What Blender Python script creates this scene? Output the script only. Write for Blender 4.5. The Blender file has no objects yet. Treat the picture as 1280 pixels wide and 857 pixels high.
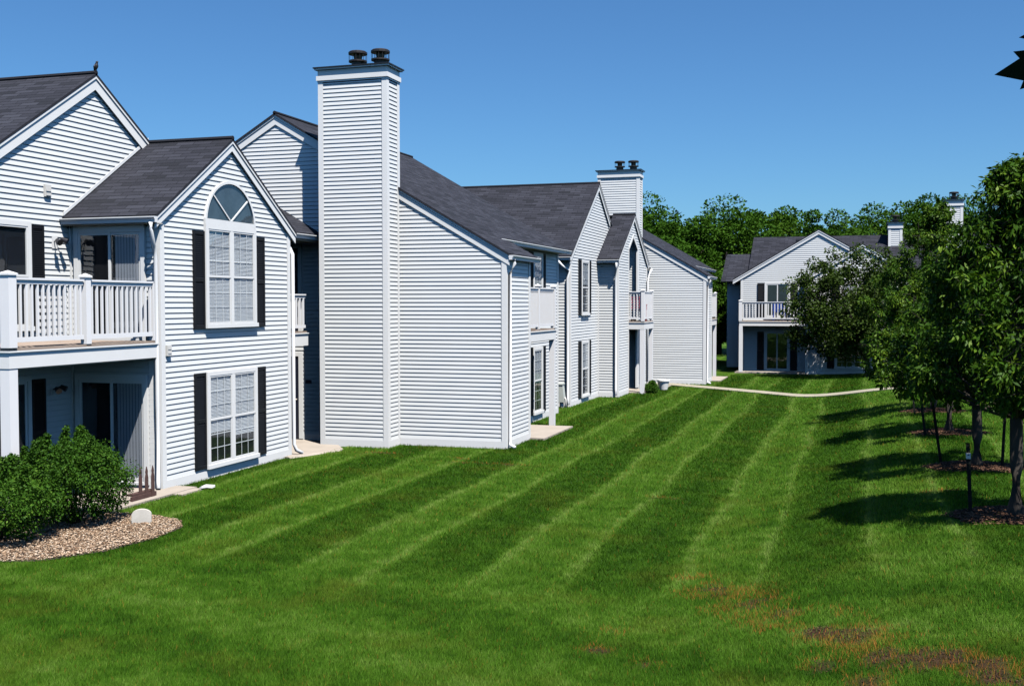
import bpy, math, random
import numpy as np
from mathutils import Vector, Matrix
C = bpy.context.scene.collection
sc = bpy.context.scene
rng = np.random.default_rng(7)
random.seed(5)

# ------------------------------------------------------------------ tags
def tag(o, label=None, cat=None, group=None, kind=None):
    if label: o['label'] = label
    if cat: o['category'] = cat
    if group: o['group'] = group
    if kind: o['kind'] = kind
    return o

def thing(name, label, cat, loc=(0, 0, 0), group=None):
    o = bpy.data.objects.new(name, None)
    o.empty_display_size = .3
    C.objects.link(o); o.location = loc
    return tag(o, label, cat, group)

# ------------------------------------------------------------------ materials
def newmat(name):
    m = bpy.data.materials.new(name); m.use_nodes = True
    nt = m.node_tree; nt.nodes.clear()
    out = nt.nodes.new('ShaderNodeOutputMaterial')
    return m, nt, out

def N(nt, typ, **kw):
    n = nt.nodes.new(typ)
    for k, v in kw.items():
        if k in n.inputs: n.inputs[k].default_value = v
        else: setattr(n, k, v)
    return n

def L(nt, a, b): nt.links.new(a, b)

def ramp(nt, stops, interp='LINEAR'):
    r = nt.nodes.new('ShaderNodeValToRGB'); cr = r.color_ramp; cr.interpolation = interp
    while len(cr.elements) < len(stops): cr.elements.new(.5)
    for e, (p, c) in zip(cr.elements, stops):
        e.position = p; e.color = (*c, 1) if len(c) == 3 else c
    return r

def noise(nt, scale, detail=4, rough=.55, coord=None, dim='3D'):
    n = N(nt, 'ShaderNodeTexNoise'); n.noise_dimensions = dim
    n.inputs['Scale'].default_value = scale; n.inputs['Detail'].default_value = detail
    n.inputs['Roughness'].default_value = rough
    if coord is not None: L(nt, coord, n.inputs['Vector'])
    return n

def simple(name, col, rough=.5, var=.12, scale=3.0, metal=0.0, bump=0.0, bscale=40, stretch=None, spec=.5):
    m, nt, out = newmat(name)
    b = N(nt, 'ShaderNodeBsdfPrincipled'); b.inputs['Roughness'].default_value = rough
    b.inputs['Metallic'].default_value = metal
    b.inputs['Specular IOR Level'].default_value = spec
    g = N(nt, 'ShaderNodeNewGeometry')
    src = g.outputs['Position']
    if stretch:
        mp = N(nt, 'ShaderNodeMapping'); mp.inputs['Scale'].default_value = stretch
        L(nt, src, mp.inputs['Vector']); src = mp.outputs['Vector']
    n = noise(nt, scale, 5, .6, src)
    c = np.array(col)
    r = ramp(nt, [(.25, tuple(c * (1 - var))), (.75, tuple(np.minimum(c * (1 + var), 1)))])
    L(nt, n.outputs['Fac'], r.inputs['Fac']); L(nt, r.outputs['Color'], b.inputs['Base Color'])
    if bump:
        n2 = noise(nt, bscale, 3, .6, src)
        bp = N(nt, 'ShaderNodeBump'); bp.inputs['Strength'].default_value = bump; bp.inputs['Distance'].default_value = .01
        L(nt, n2.outputs['Fac'], bp.inputs['Height']); L(nt, bp.outputs['Normal'], b.inputs['Normal'])
    L(nt, b.outputs['BSDF'], out.inputs['Surface'])
    return m

M = {}
M['siding'] = simple('vinyl_siding', (.63, .645, .645), .42, .03, .8, bump=.12, bscale=6, stretch=(1, 1, .5), spec=.35)
M['trim'] = simple('white_trim', (.72, .725, .72), .45, .03, 2, bump=.08, bscale=15, spec=.35)
M['rail'] = simple('white_rail', (.75, .75, .76), .35, .02, 2, spec=.4)
M['gutter'] = simple('white_gutter', (.70, .71, .72), .35, .03, 3)
M['soffit'] = simple('soffit', (.42, .40, .36), .6, .05, 3)
M['black'] = simple('shutter_black', (.007, .008, .011), .6, .15, 6, bump=.1, bscale=30, spec=.2)
M['door'] = simple('dark_door', (.014, .017, .03), .4, .15, 5)
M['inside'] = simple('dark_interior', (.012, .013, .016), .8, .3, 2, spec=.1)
M['reflection_backing'] = simple('reflection_backing', (.05, .075, .095), .8, .5, 1.6)  # backing of the half-round pane; blue-grey glass reflection put into the colour
M['blind'] = simple('blind', (.54, .56, .58), .5, .04, 3)
M['curtain'] = simple('vertical_blind', (.36, .38, .42), .7, .08, 2)
M['muntin'] = simple('muntin', (.84, .85, .85), .4, .02, 2)
M['cap'] = simple('flashing_black', (.012, .012, .016), .4, .2, 5)
M['flue'] = simple('flue_metal', (.018, .014, .014), .5, .4, 9)
M['deckwood'] = simple('weathered_deck', (.30, .235, .19), .8, .3, 6, bump=.3, bscale=40, stretch=(1, .25, 1))
M['concrete'] = simple('concrete', (.34, .295, .25), .85, .13, 2.5, bump=.25, bscale=80)
M['path'] = simple('path_concrete', (.30, .27, .20), .85, .12, 1.5, bump=.2, bscale=60)
M['stone'] = simple('pale_stone', (.50, .47, .42), .8, .12, 7, bump=.25, bscale=60)
M['bark'] = simple('bark', (.036, .028, .022), .9, .4, 9, bump=.8, bscale=22, stretch=(1, 1, .25))
M['stake'] = simple('stake', (.014, .016, .014), .9, .3, 8, spec=.1)
M['whitecap'] = simple('stake_tip', (.6, .6, .58), .6, .1, 8)
M['picket'] = simple('picket_wood', (.075, .038, .032), .8, .3, 9, bump=.3, bscale=40)
M['soil'] = simple('bed_soil', (.07, .05, .038), .95, .3, 6, bump=.6, bscale=30)
M['meter'] = simple('grey_plastic', (.62, .61, .58), .5, .06, 4)
M['utility'] = simple('utility_green_grey', (.42, .45, .42), .5, .1, 5)
M['bird'] = simple('bird_feathers', (.012, .012, .018), .5, .3, 30)
M['red'] = simple('red_fabric', (.30, .03, .05), .7, .2, 6)
M['blue'] = simple('blue_plastic', (.03, .08, .42), .4, .12, 6)
M['white'] = simple('white_ceramic', (.75, .75, .72), .4, .06, 6)
M['copper'] = simple('fixture_glass', (.55, .5, .42), .2, .1, 6)

def shingle():
    m, nt, out = newmat('roof_shingles')
    b = N(nt, 'ShaderNodeBsdfPrincipled'); b.inputs['Roughness'].default_value = .9
    b.inputs['Specular IOR Level'].default_value = .25
    uv = N(nt, 'ShaderNodeUVMap'); uv.uv_map = 'UVMap'
    br = N(nt, 'ShaderNodeTexBrick'); br.offset = .41; br.squash = 1
    L(nt, uv.outputs['UV'], br.inputs['Vector'])
    br.inputs['Scale'].default_value = 1; br.inputs['Brick Width'].default_value = .42; br.inputs['Row Height'].default_value = .135
    br.inputs['Mortar Size'].default_value = .010; br.inputs['Mortar Smooth'].default_value = .3; br.inputs['Bias'].default_value = 0
    br.inputs['Color1'].default_value = (0, 0, 0, 1); br.inputs['Color2'].default_value = (1, 1, 1, 1); br.inputs['Mortar'].default_value = (0, 0, 0, 1)
    cr = ramp(nt, [(0, (.012, .013, .018)), (.3, (.020, .021, .029)), (.75, (.026, .027, .037)), (1, (.034, .036, .048))])
    L(nt, br.outputs['Color'], cr.inputs['Fac'])
    g = N(nt, 'ShaderNodeNewGeometry')
    n = noise(nt, 1.1, 5, .6, g.outputs['Position'])
    nf = noise(nt, 90, 2, .6, g.outputs['Position'])
    r2 = ramp(nt, [(.3, (.93, .93, .94)), (.7, (1.06, 1.06, 1.05))]); L(nt, n.outputs['Fac'], r2.inputs['Fac'])
    r3 = ramp(nt, [(.3, (.75, .75, .75)), (.7, (1.25, 1.25, 1.25))]); L(nt, nf.outputs['Fac'], r3.inputs['Fac'])
    mx = N(nt, 'ShaderNodeMix', data_type='RGBA', blend_type='MULTIPLY'); mx.inputs['Factor'].default_value = 1
    L(nt, cr.outputs['Color'], mx.inputs[6]); L(nt, r2.outputs['Color'], mx.inputs[7])
    mx2 = N(nt, 'ShaderNodeMix', data_type='RGBA', blend_type='MULTIPLY'); mx2.inputs['Factor'].default_value = 1
    L(nt, mx.outputs[2], mx2.inputs[6]); L(nt, r3.outputs['Color'], mx2.inputs[7])
    L(nt, mx2.outputs[2], b.inputs['Base Color'])
    # saw-tooth course profile for the overlapping rows
    sp = N(nt, 'ShaderNodeSeparateXYZ'); L(nt, uv.outputs['UV'], sp.inputs[0])
    dv = N(nt, 'ShaderNodeMath', operation='DIVIDE'); dv.inputs[1].default_value = .135; L(nt, sp.outputs['Y'], dv.inputs[0])
    fr = N(nt, 'ShaderNodeMath', operation='FRACT'); L(nt, dv.outputs[0], fr.inputs[0])
    sb = N(nt, 'ShaderNodeMath', operation='SUBTRACT'); sb.inputs[0].default_value = 1; L(nt, fr.outputs[0], sb.inputs[1])
    sm = N(nt, 'ShaderNodeMath', operation='SUBTRACT'); L(nt, sb.outputs[0], sm.inputs[0])
    ml = N(nt, 'ShaderNodeMath', operation='MULTIPLY'); ml.inputs[1].default_value = .6; L(nt, br.outputs['Fac'], ml.inputs[0]); L(nt, ml.outputs[0], sm.inputs[1])
    bp = N(nt, 'ShaderNodeBump'); bp.inputs['Strength'].default_value = 1; bp.inputs['Distance'].default_value = .02
    L(nt, sm.outputs[0], bp.inputs['Height']); L(nt, bp.outputs['Normal'], b.inputs['Normal'])
    L(nt, b.outputs['BSDF'], out.inputs['Surface'])
    return m
M['shingle'] = shingle()

def glass():
    m, nt, out = newmat('window_glass')
    t = N(nt, 'ShaderNodeBsdfTransparent'); t.inputs['Color'].default_value = (.93, .95, .96, 1)
    g = N(nt, 'ShaderNodeBsdfGlossy'); g.inputs['Roughness'].default_value = .03; g.inputs['Color'].default_value = (.95, .97, 1, 1)
    lw = N(nt, 'ShaderNodeLayerWeight'); lw.inputs['Blend'].default_value = .5
    pw = N(nt, 'ShaderNodeMath', operation='POWER'); pw.inputs[1].default_value = 4; L(nt, lw.outputs['Facing'], pw.inputs[0])
    f = N(nt, 'ShaderNodeMath', operation='MULTIPLY_ADD'); f.inputs[1].default_value = .9; f.inputs[2].default_value = .075; L(nt, pw.outputs[0], f.inputs[0])
    geo = N(nt, 'ShaderNodeNewGeometry')
    n = noise(nt, 2.2, 2, .5, geo.outputs['Position'])
    bp = N(nt, 'ShaderNodeBump'); bp.inputs['Strength'].default_value = .06; bp.inputs['Distance'].default_value = .05
    L(nt, n.outputs['Fac'], bp.inputs['Height']); L(nt, bp.outputs['Normal'], g.inputs['Normal'])
    mx = N(nt, 'ShaderNodeMixShader'); L(nt, f.outputs[0], mx.inputs[0]); L(nt, t.outputs[0], mx.inputs[1]); L(nt, g.outputs[0], mx.inputs[2])
    L(nt, mx.outputs[0], out.inputs['Surface'])
    return m
M['glass'] = glass()

def leafmat(name, dark, mid, light, rough=.42, trans=.22, scale=1.2, spec=.5):
    m, nt, out = newmat(name)
    b = N(nt, 'ShaderNodeBsdfPrincipled'); b.inputs['Roughness'].default_value = rough
    b.inputs['Specular IOR Level'].default_value = spec
    at = N(nt, 'ShaderNodeAttribute'); at.attribute_name = 'rnd'
    oi = N(nt, 'ShaderNodeObjectInfo')
    ad = N(nt, 'ShaderNodeMath', operation='MULTIPLY_ADD'); ad.inputs[1].default_value = .22; 
    L(nt, oi.outputs['Random'], ad.inputs[0]); 
    ml = N(nt, 'ShaderNodeMath', operation='MULTIPLY'); ml.inputs[1].default_value = .8; L(nt, at.outputs['Fac'], ml.inputs[0])
    L(nt, ml.outputs[0], ad.inputs[2])
    r = ramp(nt, [(0, dark), (.5, mid), (1, light)]); L(nt, ad.outputs[0], r.inputs['Fac'])
    L(nt, r.outputs['Color'], b.inputs['Base Color'])
    t = N(nt, 'ShaderNodeBsdfTranslucent')
    hs = N(nt, 'ShaderNodeMix', data_type='RGBA', blend_type='MULTIPLY'); hs.inputs['Factor'].default_value = 1
    hs.inputs[7].default_value = (1.5, 1.6, .6, 1); L(nt, r.outputs['Color'], hs.inputs[6]); L(nt, hs.outputs[2], t.inputs['Color'])
    mx = N(nt, 'ShaderNodeMixShader'); mx.inputs[0].default_value = trans
    L(nt, b.outputs[0], mx.inputs[1]); L(nt, t.outputs[0], mx.inputs[2]); L(nt, mx.outputs[0], out.inputs['Surface'])
    return m
M['pear'] = leafmat('pear_leaves', (.010, .030, .003), (.034, .084, .005), (.14, .215, .018), .5, .15, spec=.10)
M['crab'] = leafmat('crabapple_leaves', (.014, .030, .003), (.030, .058, .005), (.068, .10, .012), .6, .14, spec=.15)
M['wood'] = leafmat('woodland_leaves', (.015, .044, .003), (.032, .084, .006), (.062, .12, .011), .75, .14, spec=.06)
M['shrub'] = leafmat('shrub_leaves', (.014, .042, .004), (.036, .098, .008), (.10, .18, .018), .6, .15, spec=.1)
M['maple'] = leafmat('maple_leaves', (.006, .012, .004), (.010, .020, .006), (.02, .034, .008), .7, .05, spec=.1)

def sat(nt, v):
    return v
STR_X0 = -1.1; STR_W = 1.2
def lawn_color(nt, pos, rndout=None, ground=False):
    """mown grass colour from the place on the lawn: sheen of mower passes, dry patches, mottling"""
    sp = N(nt, 'ShaderNodeSeparateXYZ'); L(nt, pos, sp.inputs[0])
    wob = noise(nt, .16, 2, .5, pos); fine = noise(nt, 2.6, 4, .6, pos); big = noise(nt, .45, 4, .6, pos)
    # x + wobble
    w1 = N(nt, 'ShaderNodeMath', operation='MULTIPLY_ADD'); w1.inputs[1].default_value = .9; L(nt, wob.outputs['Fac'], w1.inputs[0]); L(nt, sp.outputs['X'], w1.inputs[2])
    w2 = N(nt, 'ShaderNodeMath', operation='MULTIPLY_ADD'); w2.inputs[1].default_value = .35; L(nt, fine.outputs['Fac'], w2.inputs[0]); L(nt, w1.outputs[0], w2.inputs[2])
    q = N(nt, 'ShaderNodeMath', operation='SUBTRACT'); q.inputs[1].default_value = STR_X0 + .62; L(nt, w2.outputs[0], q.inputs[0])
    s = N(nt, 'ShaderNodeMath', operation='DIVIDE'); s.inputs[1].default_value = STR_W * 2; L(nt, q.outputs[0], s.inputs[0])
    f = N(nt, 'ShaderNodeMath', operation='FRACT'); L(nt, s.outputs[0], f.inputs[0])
    st = ramp(nt, [(0, (.50,) * 3), (.05, (.33,) * 3), (.20, (.27,) * 3), (.40, (.29,) * 3), (.47, (.42,) * 3), (.53, (.76,) * 3), (.60, (.54,) * 3), (.70, (.45,) * 3), (.85, (.45,) * 3), (.92, (.56,) * 3), (.965, (.78,) * 3), (1, (.50,) * 3)])  # light and dark passes: sheen of the leaning blades put into the colour
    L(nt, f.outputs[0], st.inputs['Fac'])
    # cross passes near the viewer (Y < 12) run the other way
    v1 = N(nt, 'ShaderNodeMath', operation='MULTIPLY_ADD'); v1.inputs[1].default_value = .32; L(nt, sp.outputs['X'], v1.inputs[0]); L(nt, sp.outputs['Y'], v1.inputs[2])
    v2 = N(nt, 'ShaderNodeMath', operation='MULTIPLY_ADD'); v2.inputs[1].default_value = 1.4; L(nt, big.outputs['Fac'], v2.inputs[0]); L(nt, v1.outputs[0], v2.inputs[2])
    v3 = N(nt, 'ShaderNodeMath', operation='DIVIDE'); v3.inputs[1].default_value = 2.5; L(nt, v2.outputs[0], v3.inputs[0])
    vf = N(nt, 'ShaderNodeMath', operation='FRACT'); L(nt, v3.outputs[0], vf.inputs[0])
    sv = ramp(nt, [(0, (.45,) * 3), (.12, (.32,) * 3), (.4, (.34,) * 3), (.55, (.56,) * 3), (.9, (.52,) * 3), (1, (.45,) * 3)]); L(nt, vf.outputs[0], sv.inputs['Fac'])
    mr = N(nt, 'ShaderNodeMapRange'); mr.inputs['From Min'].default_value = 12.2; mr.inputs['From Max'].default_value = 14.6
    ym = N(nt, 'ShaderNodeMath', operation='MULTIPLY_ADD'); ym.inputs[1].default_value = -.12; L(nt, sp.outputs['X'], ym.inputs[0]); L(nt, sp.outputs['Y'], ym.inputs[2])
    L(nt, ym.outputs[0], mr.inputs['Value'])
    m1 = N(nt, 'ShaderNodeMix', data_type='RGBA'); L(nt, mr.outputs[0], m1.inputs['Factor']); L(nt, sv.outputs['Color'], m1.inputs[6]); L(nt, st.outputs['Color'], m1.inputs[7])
    # mottling
    a = N(nt, 'ShaderNodeMath', operation='MULTIPLY_ADD'); a.inputs[1].default_value = 1.1; a.inputs[2].default_value = -.55; L(nt, fine.outputs['Fac'], a.inputs[0])
    ab = N(nt, 'ShaderNodeMath', operation='MULTIPLY_ADD'); ab.inputs[1].default_value = .36; ab.inputs[2].default_value = -.18; L(nt, big.outputs['Fac'], ab.inputs[0])
    ac = N(nt, 'ShaderNodeMath', operation='ADD'); L(nt, a.outputs[0], ac.inputs[0]); L(nt, ab.outputs[0], ac.inputs[1]); a = ac
    a2 = N(nt, 'ShaderNodeMath', operation='ADD'); L(nt, m1.outputs[2], a2.inputs[0]); L(nt, a.outputs[0], a2.inputs[1])
    last = a2
    if rndout is not None:
        a3 = N(nt, 'ShaderNodeMath', operation='MULTIPLY_ADD'); a3.inputs[1].default_value = .5; a3.inputs[2].default_value = -.25; L(nt, rndout, a3.inputs[0])
        a4 = N(nt, 'ShaderNodeMath', operation='ADD'); L(nt, a2.outputs[0], a4.inputs[0]); L(nt, a3.outputs[0], a4.inputs[1]); last = a4
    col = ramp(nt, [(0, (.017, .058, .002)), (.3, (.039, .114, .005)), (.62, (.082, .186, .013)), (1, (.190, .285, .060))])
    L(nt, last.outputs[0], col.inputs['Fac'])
    # yellowing
    yl = noise(nt, .7, 5, .65, pos); yr = ramp(nt, [(.52, (0, 0, 0)), (.72, (1, 1, 1))]); L(nt, yl.outputs['Fac'], yr.inputs['Fac'])
    ymul = N(nt, 'ShaderNodeMath', operation='MULTIPLY'); ymul.inputs[1].default_value = .5; L(nt, yr.outputs['Color'], ymul.inputs[0])
    m2 = N(nt, 'ShaderNodeMix', data_type='RGBA'); L(nt, ymul.outputs[0], m2.inputs['Factor']); L(nt, col.outputs['Color'], m2.inputs[6]); m2.inputs[7].default_value = (.105, .130, .012, 1)
    return m2.outputs[2]

def ground_mat():
    m, nt, out = newmat('lawn_ground')
    b = N(nt, 'ShaderNodeBsdfPrincipled'); b.inputs['Roughness'].default_value = .9; b.inputs['Specular IOR Level'].default_value = .1
    g = N(nt, 'ShaderNodeNewGeometry'); pos = g.outputs['Position']
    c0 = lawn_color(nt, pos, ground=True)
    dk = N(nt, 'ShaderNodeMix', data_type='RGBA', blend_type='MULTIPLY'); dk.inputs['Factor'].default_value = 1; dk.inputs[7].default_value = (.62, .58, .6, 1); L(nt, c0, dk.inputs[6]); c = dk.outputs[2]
    at = N(nt, 'ShaderNodeAttribute'); at.attribute_name = 'bare'
    nz = noise(nt, 9, 4, .7, pos)
    sr = ramp(nt, [(.3, (.018, .010, .006)), (.7, (.070, .034, .020))]); L(nt, nz.outputs['Fac'], sr.inputs['Fac'])
    mx = N(nt, 'ShaderNodeMix', data_type='RGBA'); L(nt, at.outputs['Fac'], mx.inputs['Factor']); L(nt, c, mx.inputs[6]); L(nt, sr.outputs['Color'], mx.inputs[7])
    L(nt, mx.outputs[2], b.inputs['Base Color'])
    n2 = noise(nt, 45, 4, .7, pos); bp = N(nt, 'ShaderNodeBump'); bp.inputs['Strength'].default_value = .7; bp.inputs['Distance'].default_value = .04
    L(nt, n2.outputs['Fac'], bp.inputs['Height']); L(nt, bp.outputs['Normal'], b.inputs['Normal'])
    L(nt, b.outputs[0], out.inputs['Surface'])
    return m
M['ground'] = ground_mat()

def blade_mat():
    m, nt, out = newmat('grass_blades')
    b = N(nt, 'ShaderNodeBsdfPrincipled'); b.inputs['Roughness'].default_value = .7; b.inputs['Specular IOR Level'].default_value = .08
    g = N(nt, 'ShaderNodeNewGeometry'); at = N(nt, 'ShaderNodeAttribute'); at.attribute_name = 'rnd'
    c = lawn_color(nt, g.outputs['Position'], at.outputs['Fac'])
    dr = N(nt, 'ShaderNodeAttribute'); dr.attribute_name = 'dry'
    mx = N(nt, 'ShaderNodeMix', data_type='RGBA'); L(nt, dr.outputs['Fac'], mx.inputs['Factor']); L(nt, c, mx.inputs[6]); mx.inputs[7].default_value = (.36, .125, .030, 1)
    L(nt, mx.outputs[2], b.inputs['Base Color'])
    t = N(nt, 'ShaderNodeBsdfTranslucent'); L(nt, mx.outputs[2], t.inputs['Color'])
    ms = N(nt, 'ShaderNodeMixShader'); ms.inputs[0].default_value = .3; L(nt, b.outputs[0], ms.inputs[1]); L(nt, t.outputs[0], ms.inputs[2])
    L(nt, ms.outputs[0], out.inputs['Surface'])
    return m
M['blade'] = blade_mat()

def chipmat(name, stops):
    m, nt, out = newmat(name)
    b = N(nt, 'ShaderNodeBsdfPrincipled'); b.inputs['Roughness'].default_value = .85; b.inputs['Specular IOR Level'].default_value = .2
    at = N(nt, 'ShaderNodeAttribute'); at.attribute_name = 'rnd'
    r = ramp(nt, stops); L(nt, at.outputs['Fac'], r.inputs['Fac']); L(nt, r.outputs['Color'], b.inputs['Base Color'])
    L(nt, b.outputs[0], out.inputs['Surface'])
    return m
M['pebble'] = chipmat('pebble_chips', [(0, (.13, .075, .045)), (.35, (.27, .175, .11)), (.7, (.42, .30, .20)), (1, (.58, .47, .36))])
M['soilchip'] = chipmat('soil_chips', [(0, (.014, .008, .005)), (.6, (.045, .024, .014)), (1, (.10, .055, .03))])
M['barkchip'] = chipmat('bark_chips', [(0, (.026, .013, .008)), (.5, (.070, .034, .020)), (1, (.16, .085, .05))])

# ------------------------------------------------------------------ mesh builder
class MB:
    def __init__(s): s.v = []; s.f = []; s.m = []; s.uv = {}
    def face(s, pts, mat=0, uv=None):
        i = len(s.v); s.v += [tuple(map(float, p)) for p in pts]
        s.f.append(tuple(range(i, i + len(pts)))); s.m.append(mat)
        if uv: s.uv[len(s.f) - 1] = uv
    def hexa(s, b, t, mat=0):
        """b, t: four points each, b counter-clockwise seen from t's side"""
        s.face(b[::-1], mat); s.face(t, mat)
        for i in range(4):
            j = (i + 1) % 4; s.face([b[i], b[j], t[j], t[i]], mat)
    def box(s, x0, x1, y0, y1, z0, z1, mat=0):
        x0, x1 = sorted((x0, x1)); y0, y1 = sorted((y0, y1)); z0, z1 = sorted((z0, z1))
        s.hexa([(x0, y0, z0), (x1, y0, z0), (x1, y1, z0), (x0, y1, z0)], [(x0, y0, z1), (x1, y0, z1), (x1, y1, z1), (x0, y1, z1)], mat)
    def tube(s, pts, r, n=8, mat=0, caps=True):
        pts = [Vector(p) for p in pts]; rs = r if isinstance(r, (list, tuple)) else [r] * len(pts)
        rings = []
        ref = Vector((0, 0, 1))
        for i, p in enumerate(pts):
            d = (pts[min(i + 1, len(pts) - 1)] - pts[max(i - 1, 0)]).normalized()
            a = d.cross(ref)
            if a.length < .05: a = d.cross(Vector((1, 0, 0)))
            a.normalize(); b = d.cross(a)
            if i and rings:
                pass
            base = len(s.v)
            for k in range(n):
                t = 2 * math.pi * k / n
                s.v.append(tuple(p + (a * math.cos(t) + b * math.sin(t)) * rs[i]))
            rings.append(base)
        for i in range(len(rings) - 1):
            for k in range(n):
                k2 = (k + 1) % n
                s.f.append((rings[i] + k, rings[i] + k2, rings[i + 1] + k2, rings[i + 1] + k)); s.m.append(mat)
        if caps:
            s.f.append(tuple(rings[0] + k for k in range(n))[::-1]); s.m.append(mat)
            s.f.append(tuple(rings[-1] + k for k in range(n))); s.m.append(mat)
    def lathe(s, c, prof, n=20, mat=0):
        rings = []
        for r, z in prof:
            base = len(s.v)
            for k in range(n):
                t = 2 * math.pi * k / n; s.v.append((c[0] + r * math.cos(t), c[1] + r * math.sin(t), c[2] + z))
            rings.append(base)
        for i in range(len(rings) - 1):
            for k in range(n):
                k2 = (k + 1) % n; s.f.append((rings[i] + k, rings[i] + k2, rings[i + 1] + k2, rings[i + 1] + k)); s.m.append(mat)
        s.f.append(tuple(rings[0] + k for k in range(n))[::-1]); s.m.append(mat)
        s.f.append(tuple(rings[-1] + k for k in range(n))); s.m.append(mat)
    def build(s, name, mats, parent=None, smooth=False, origin=None, bevel=0):
        me = bpy.data.meshes.new(name)
        o0 = Vector((0, 0, 0))
        if origin is not None: o0 = Vector(origin)
        elif parent is not None:
            r = parent
            while r.parent: r = r.parent
            o0 = Vector(r.location)
        me.from_pydata([(p[0] - o0[0], p[1] - o0[1], p[2] - o0[2]) for p in s.v], [], s.f)
        if not isinstance(mats, (list, tuple)): mats = [mats]
        for m in mats: me.materials.append(m)
        me.polygons.foreach_set('material_index', s.m)
        if s.uv:
            ul = me.uv_layers.new(name='UVMap')
            for fi, uvs in s.uv.items():
                p = me.polygons[fi]
                for k, li in enumerate(p.loop_indices): ul.data[li].uv = uvs[k]
        if smooth: me.polygons.foreach_set('use_smooth', [True] * len(me.polygons))
        me.update()
        o = bpy.data.objects.new(name, me); C.objects.link(o)
        if origin is not None: o.location = origin
        if parent: o.parent = parent
        if bevel:
            md = o.modifiers.new('bevel', 'BEVEL'); md.width = bevel; md.segments = 2; md.limit_method = 'ANGLE'
        return o

class Wall:
    """a vertical plane: origin (x,y), direction u; outward normal is to the right of u"""
    def __init__(s, o, u): s.o = o; s.u = u; s.n = (u[1], -u[0])
    def p(s, u, z, d=0): return (s.o[0] + s.u[0] * u + s.n[0] * d, s.o[1] + s.u[1] * u + s.n[1] * d, z)
    def box(s, mb, u0, u1, z0, z1, d0, d1, mat=0):
        mb.hexa([s.p(u0, z0, d1), s.p(u1, z0, d1), s.p(u1, z0, d0), s.p(u0, z0, d0)],
                [s.p(u0, z1, d1), s.p(u1, z1, d1), s.p(u1, z1, d0), s.p(u0, z1, d0)][:], mat)
def shifted(w, d): return Wall((w.o[0] + w.n[0] * d, w.o[1] + w.n[1] * d), w.u)
def S(x0, y): return Wall((0, y), (1, 0))       # south-facing, u = world X
def Ew(x): return Wall((x, 0), (0, 1))          # east-facing,  u = world Y
def Nw(y): return Wall((0, y), (-1, 0))         # north-facing, u = -X
def Ww(x): return Wall((x, 0), (0, -1))         # west-facing,  u = -Y

def clip(poly, z, keep_above):
    out = []
    for i in range(len(poly)):
        a, b = poly[i], poly[(i + 1) % len(poly)]
        ia = (a[1] >= z) if keep_above else (a[1] <= z); ib = (b[1] >= z) if keep_above else (b[1] <= z)
        if ia: out.append(a)
        if ia != ib:
            t = (z - a[1]) / (b[1] - a[1]); out.append((a[0] + (b[0] - a[0]) * t, z))
    return out
COURSE = .1016; LIP = .025
def siding(mb, w, poly, phase=.18, course=COURSE, lip=LIP):
    zmin = min(p[1] for p in poly); zmax = max(p[1] for p in poly)
    k0 = math.floor((zmin - phase) / course); k = k0
    while phase + k * course < zmax - 1e-4:
        za = phase + k * course; zb = za + course; k += 1
        q = clip(clip(poly, za, True), zb, False)
        if len(q) < 3: continue
        zl = max(za, zmin)
        zk = zb - .017
        off = lambda z: .011 + (lip - .011) * (1 - (z - za) / (zk - za)) if z <= zk + 1e-6 else .001 + .010 * (zb - z) / (zb - zk)
        for part in (clip(q, zk, False), clip(q, zk, True)):
            if len(part) >= 3: mb.face([w.p(u, z, off(z)) for u, z in part])
        low = sorted([p for p in q if abs(p[1] - min(t[1] for t in q)) < 1e-5])
        if len(low) >= 2 and low[-1][0] - low[0][0] > 1e-3:
            z = low[0][1]; u0, u1 = low[0][0], low[-1][0]
            mb.face([w.p(u0, z, 0), w.p(u1, z, 0), w.p(u1, z, off(z)), w.p(u0, z, off(z))])
def wall(root, w, polys, mat='siding', name='wall', phase=.18, apart=False):
    if apart:
        for p in polys: wall(root, w, [p], mat, name, phase)
        return
    mb = MB()
    for p in polys: siding(mb, w, p, phase)
    return mb.build(name, M[mat], root)
def pieces(root, name, mat, boxes, bevel=0):
    """one part per box: (wall or None, six numbers)"""
    for w, b in boxes:
        mb = MB(); (w.box(mb, *b) if w else mb.box(*b)); mb.build(name, M[mat], root, bevel=bevel)
def trimboxes(root, w, boxes, name='trim', mat='trim', bevel=.004):
    mb = MB()
    for b in boxes: w.box(mb, *b)
    return mb.build(name, M[mat], root, bevel=bevel)

def roofpoly(mb, pts, th=.045):
    """pts counter-clockwise from above; first edge is the eave. top/edges mat 0, underside mat 1"""
    P = [Vector(p) for p in pts]
    n = (P[1] - P[0]).cross(P[2] - P[0]).normalized()
    uh = Vector((0, 0, 1)).cross(n).normalized(); vh = n.cross(uh)
    mb.face(P, 0, [(p.dot(uh), p.dot(vh)) for p in P])
    B = [p - n * th for p in P]
    mb.face(B[::-1], 1, [(0, 0)] * len(P))
    for i in range(len(P)):
        j = (i + 1) % len(P); mb.face([B[i], B[j], P[j], P[i]], 0, [(0.01, .01)] * 4)
def roof(root, polys, name='roof'):
    mb = MB()
    for p in polys: roofpoly(mb, p)
    return mb.build(name, [M['shingle'], M['soffit']], root)
def board(mb, a, b, h, n, t, mat=0):
    """board hanging h below line a-b, t thick along horizontal normal n"""
    a, b, n = Vector(a), Vector(b), Vector((n[0], n[1], 0)); dz = Vector((0, 0, -h)); nt = n * t
    q = [a + dz, b + dz, b + dz + nt, a + dz + nt]; r = [a, b, b + nt, a + nt]
    mb.hexa([tuple(x) for x in q], [tuple(x) for x in r], mat)
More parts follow.
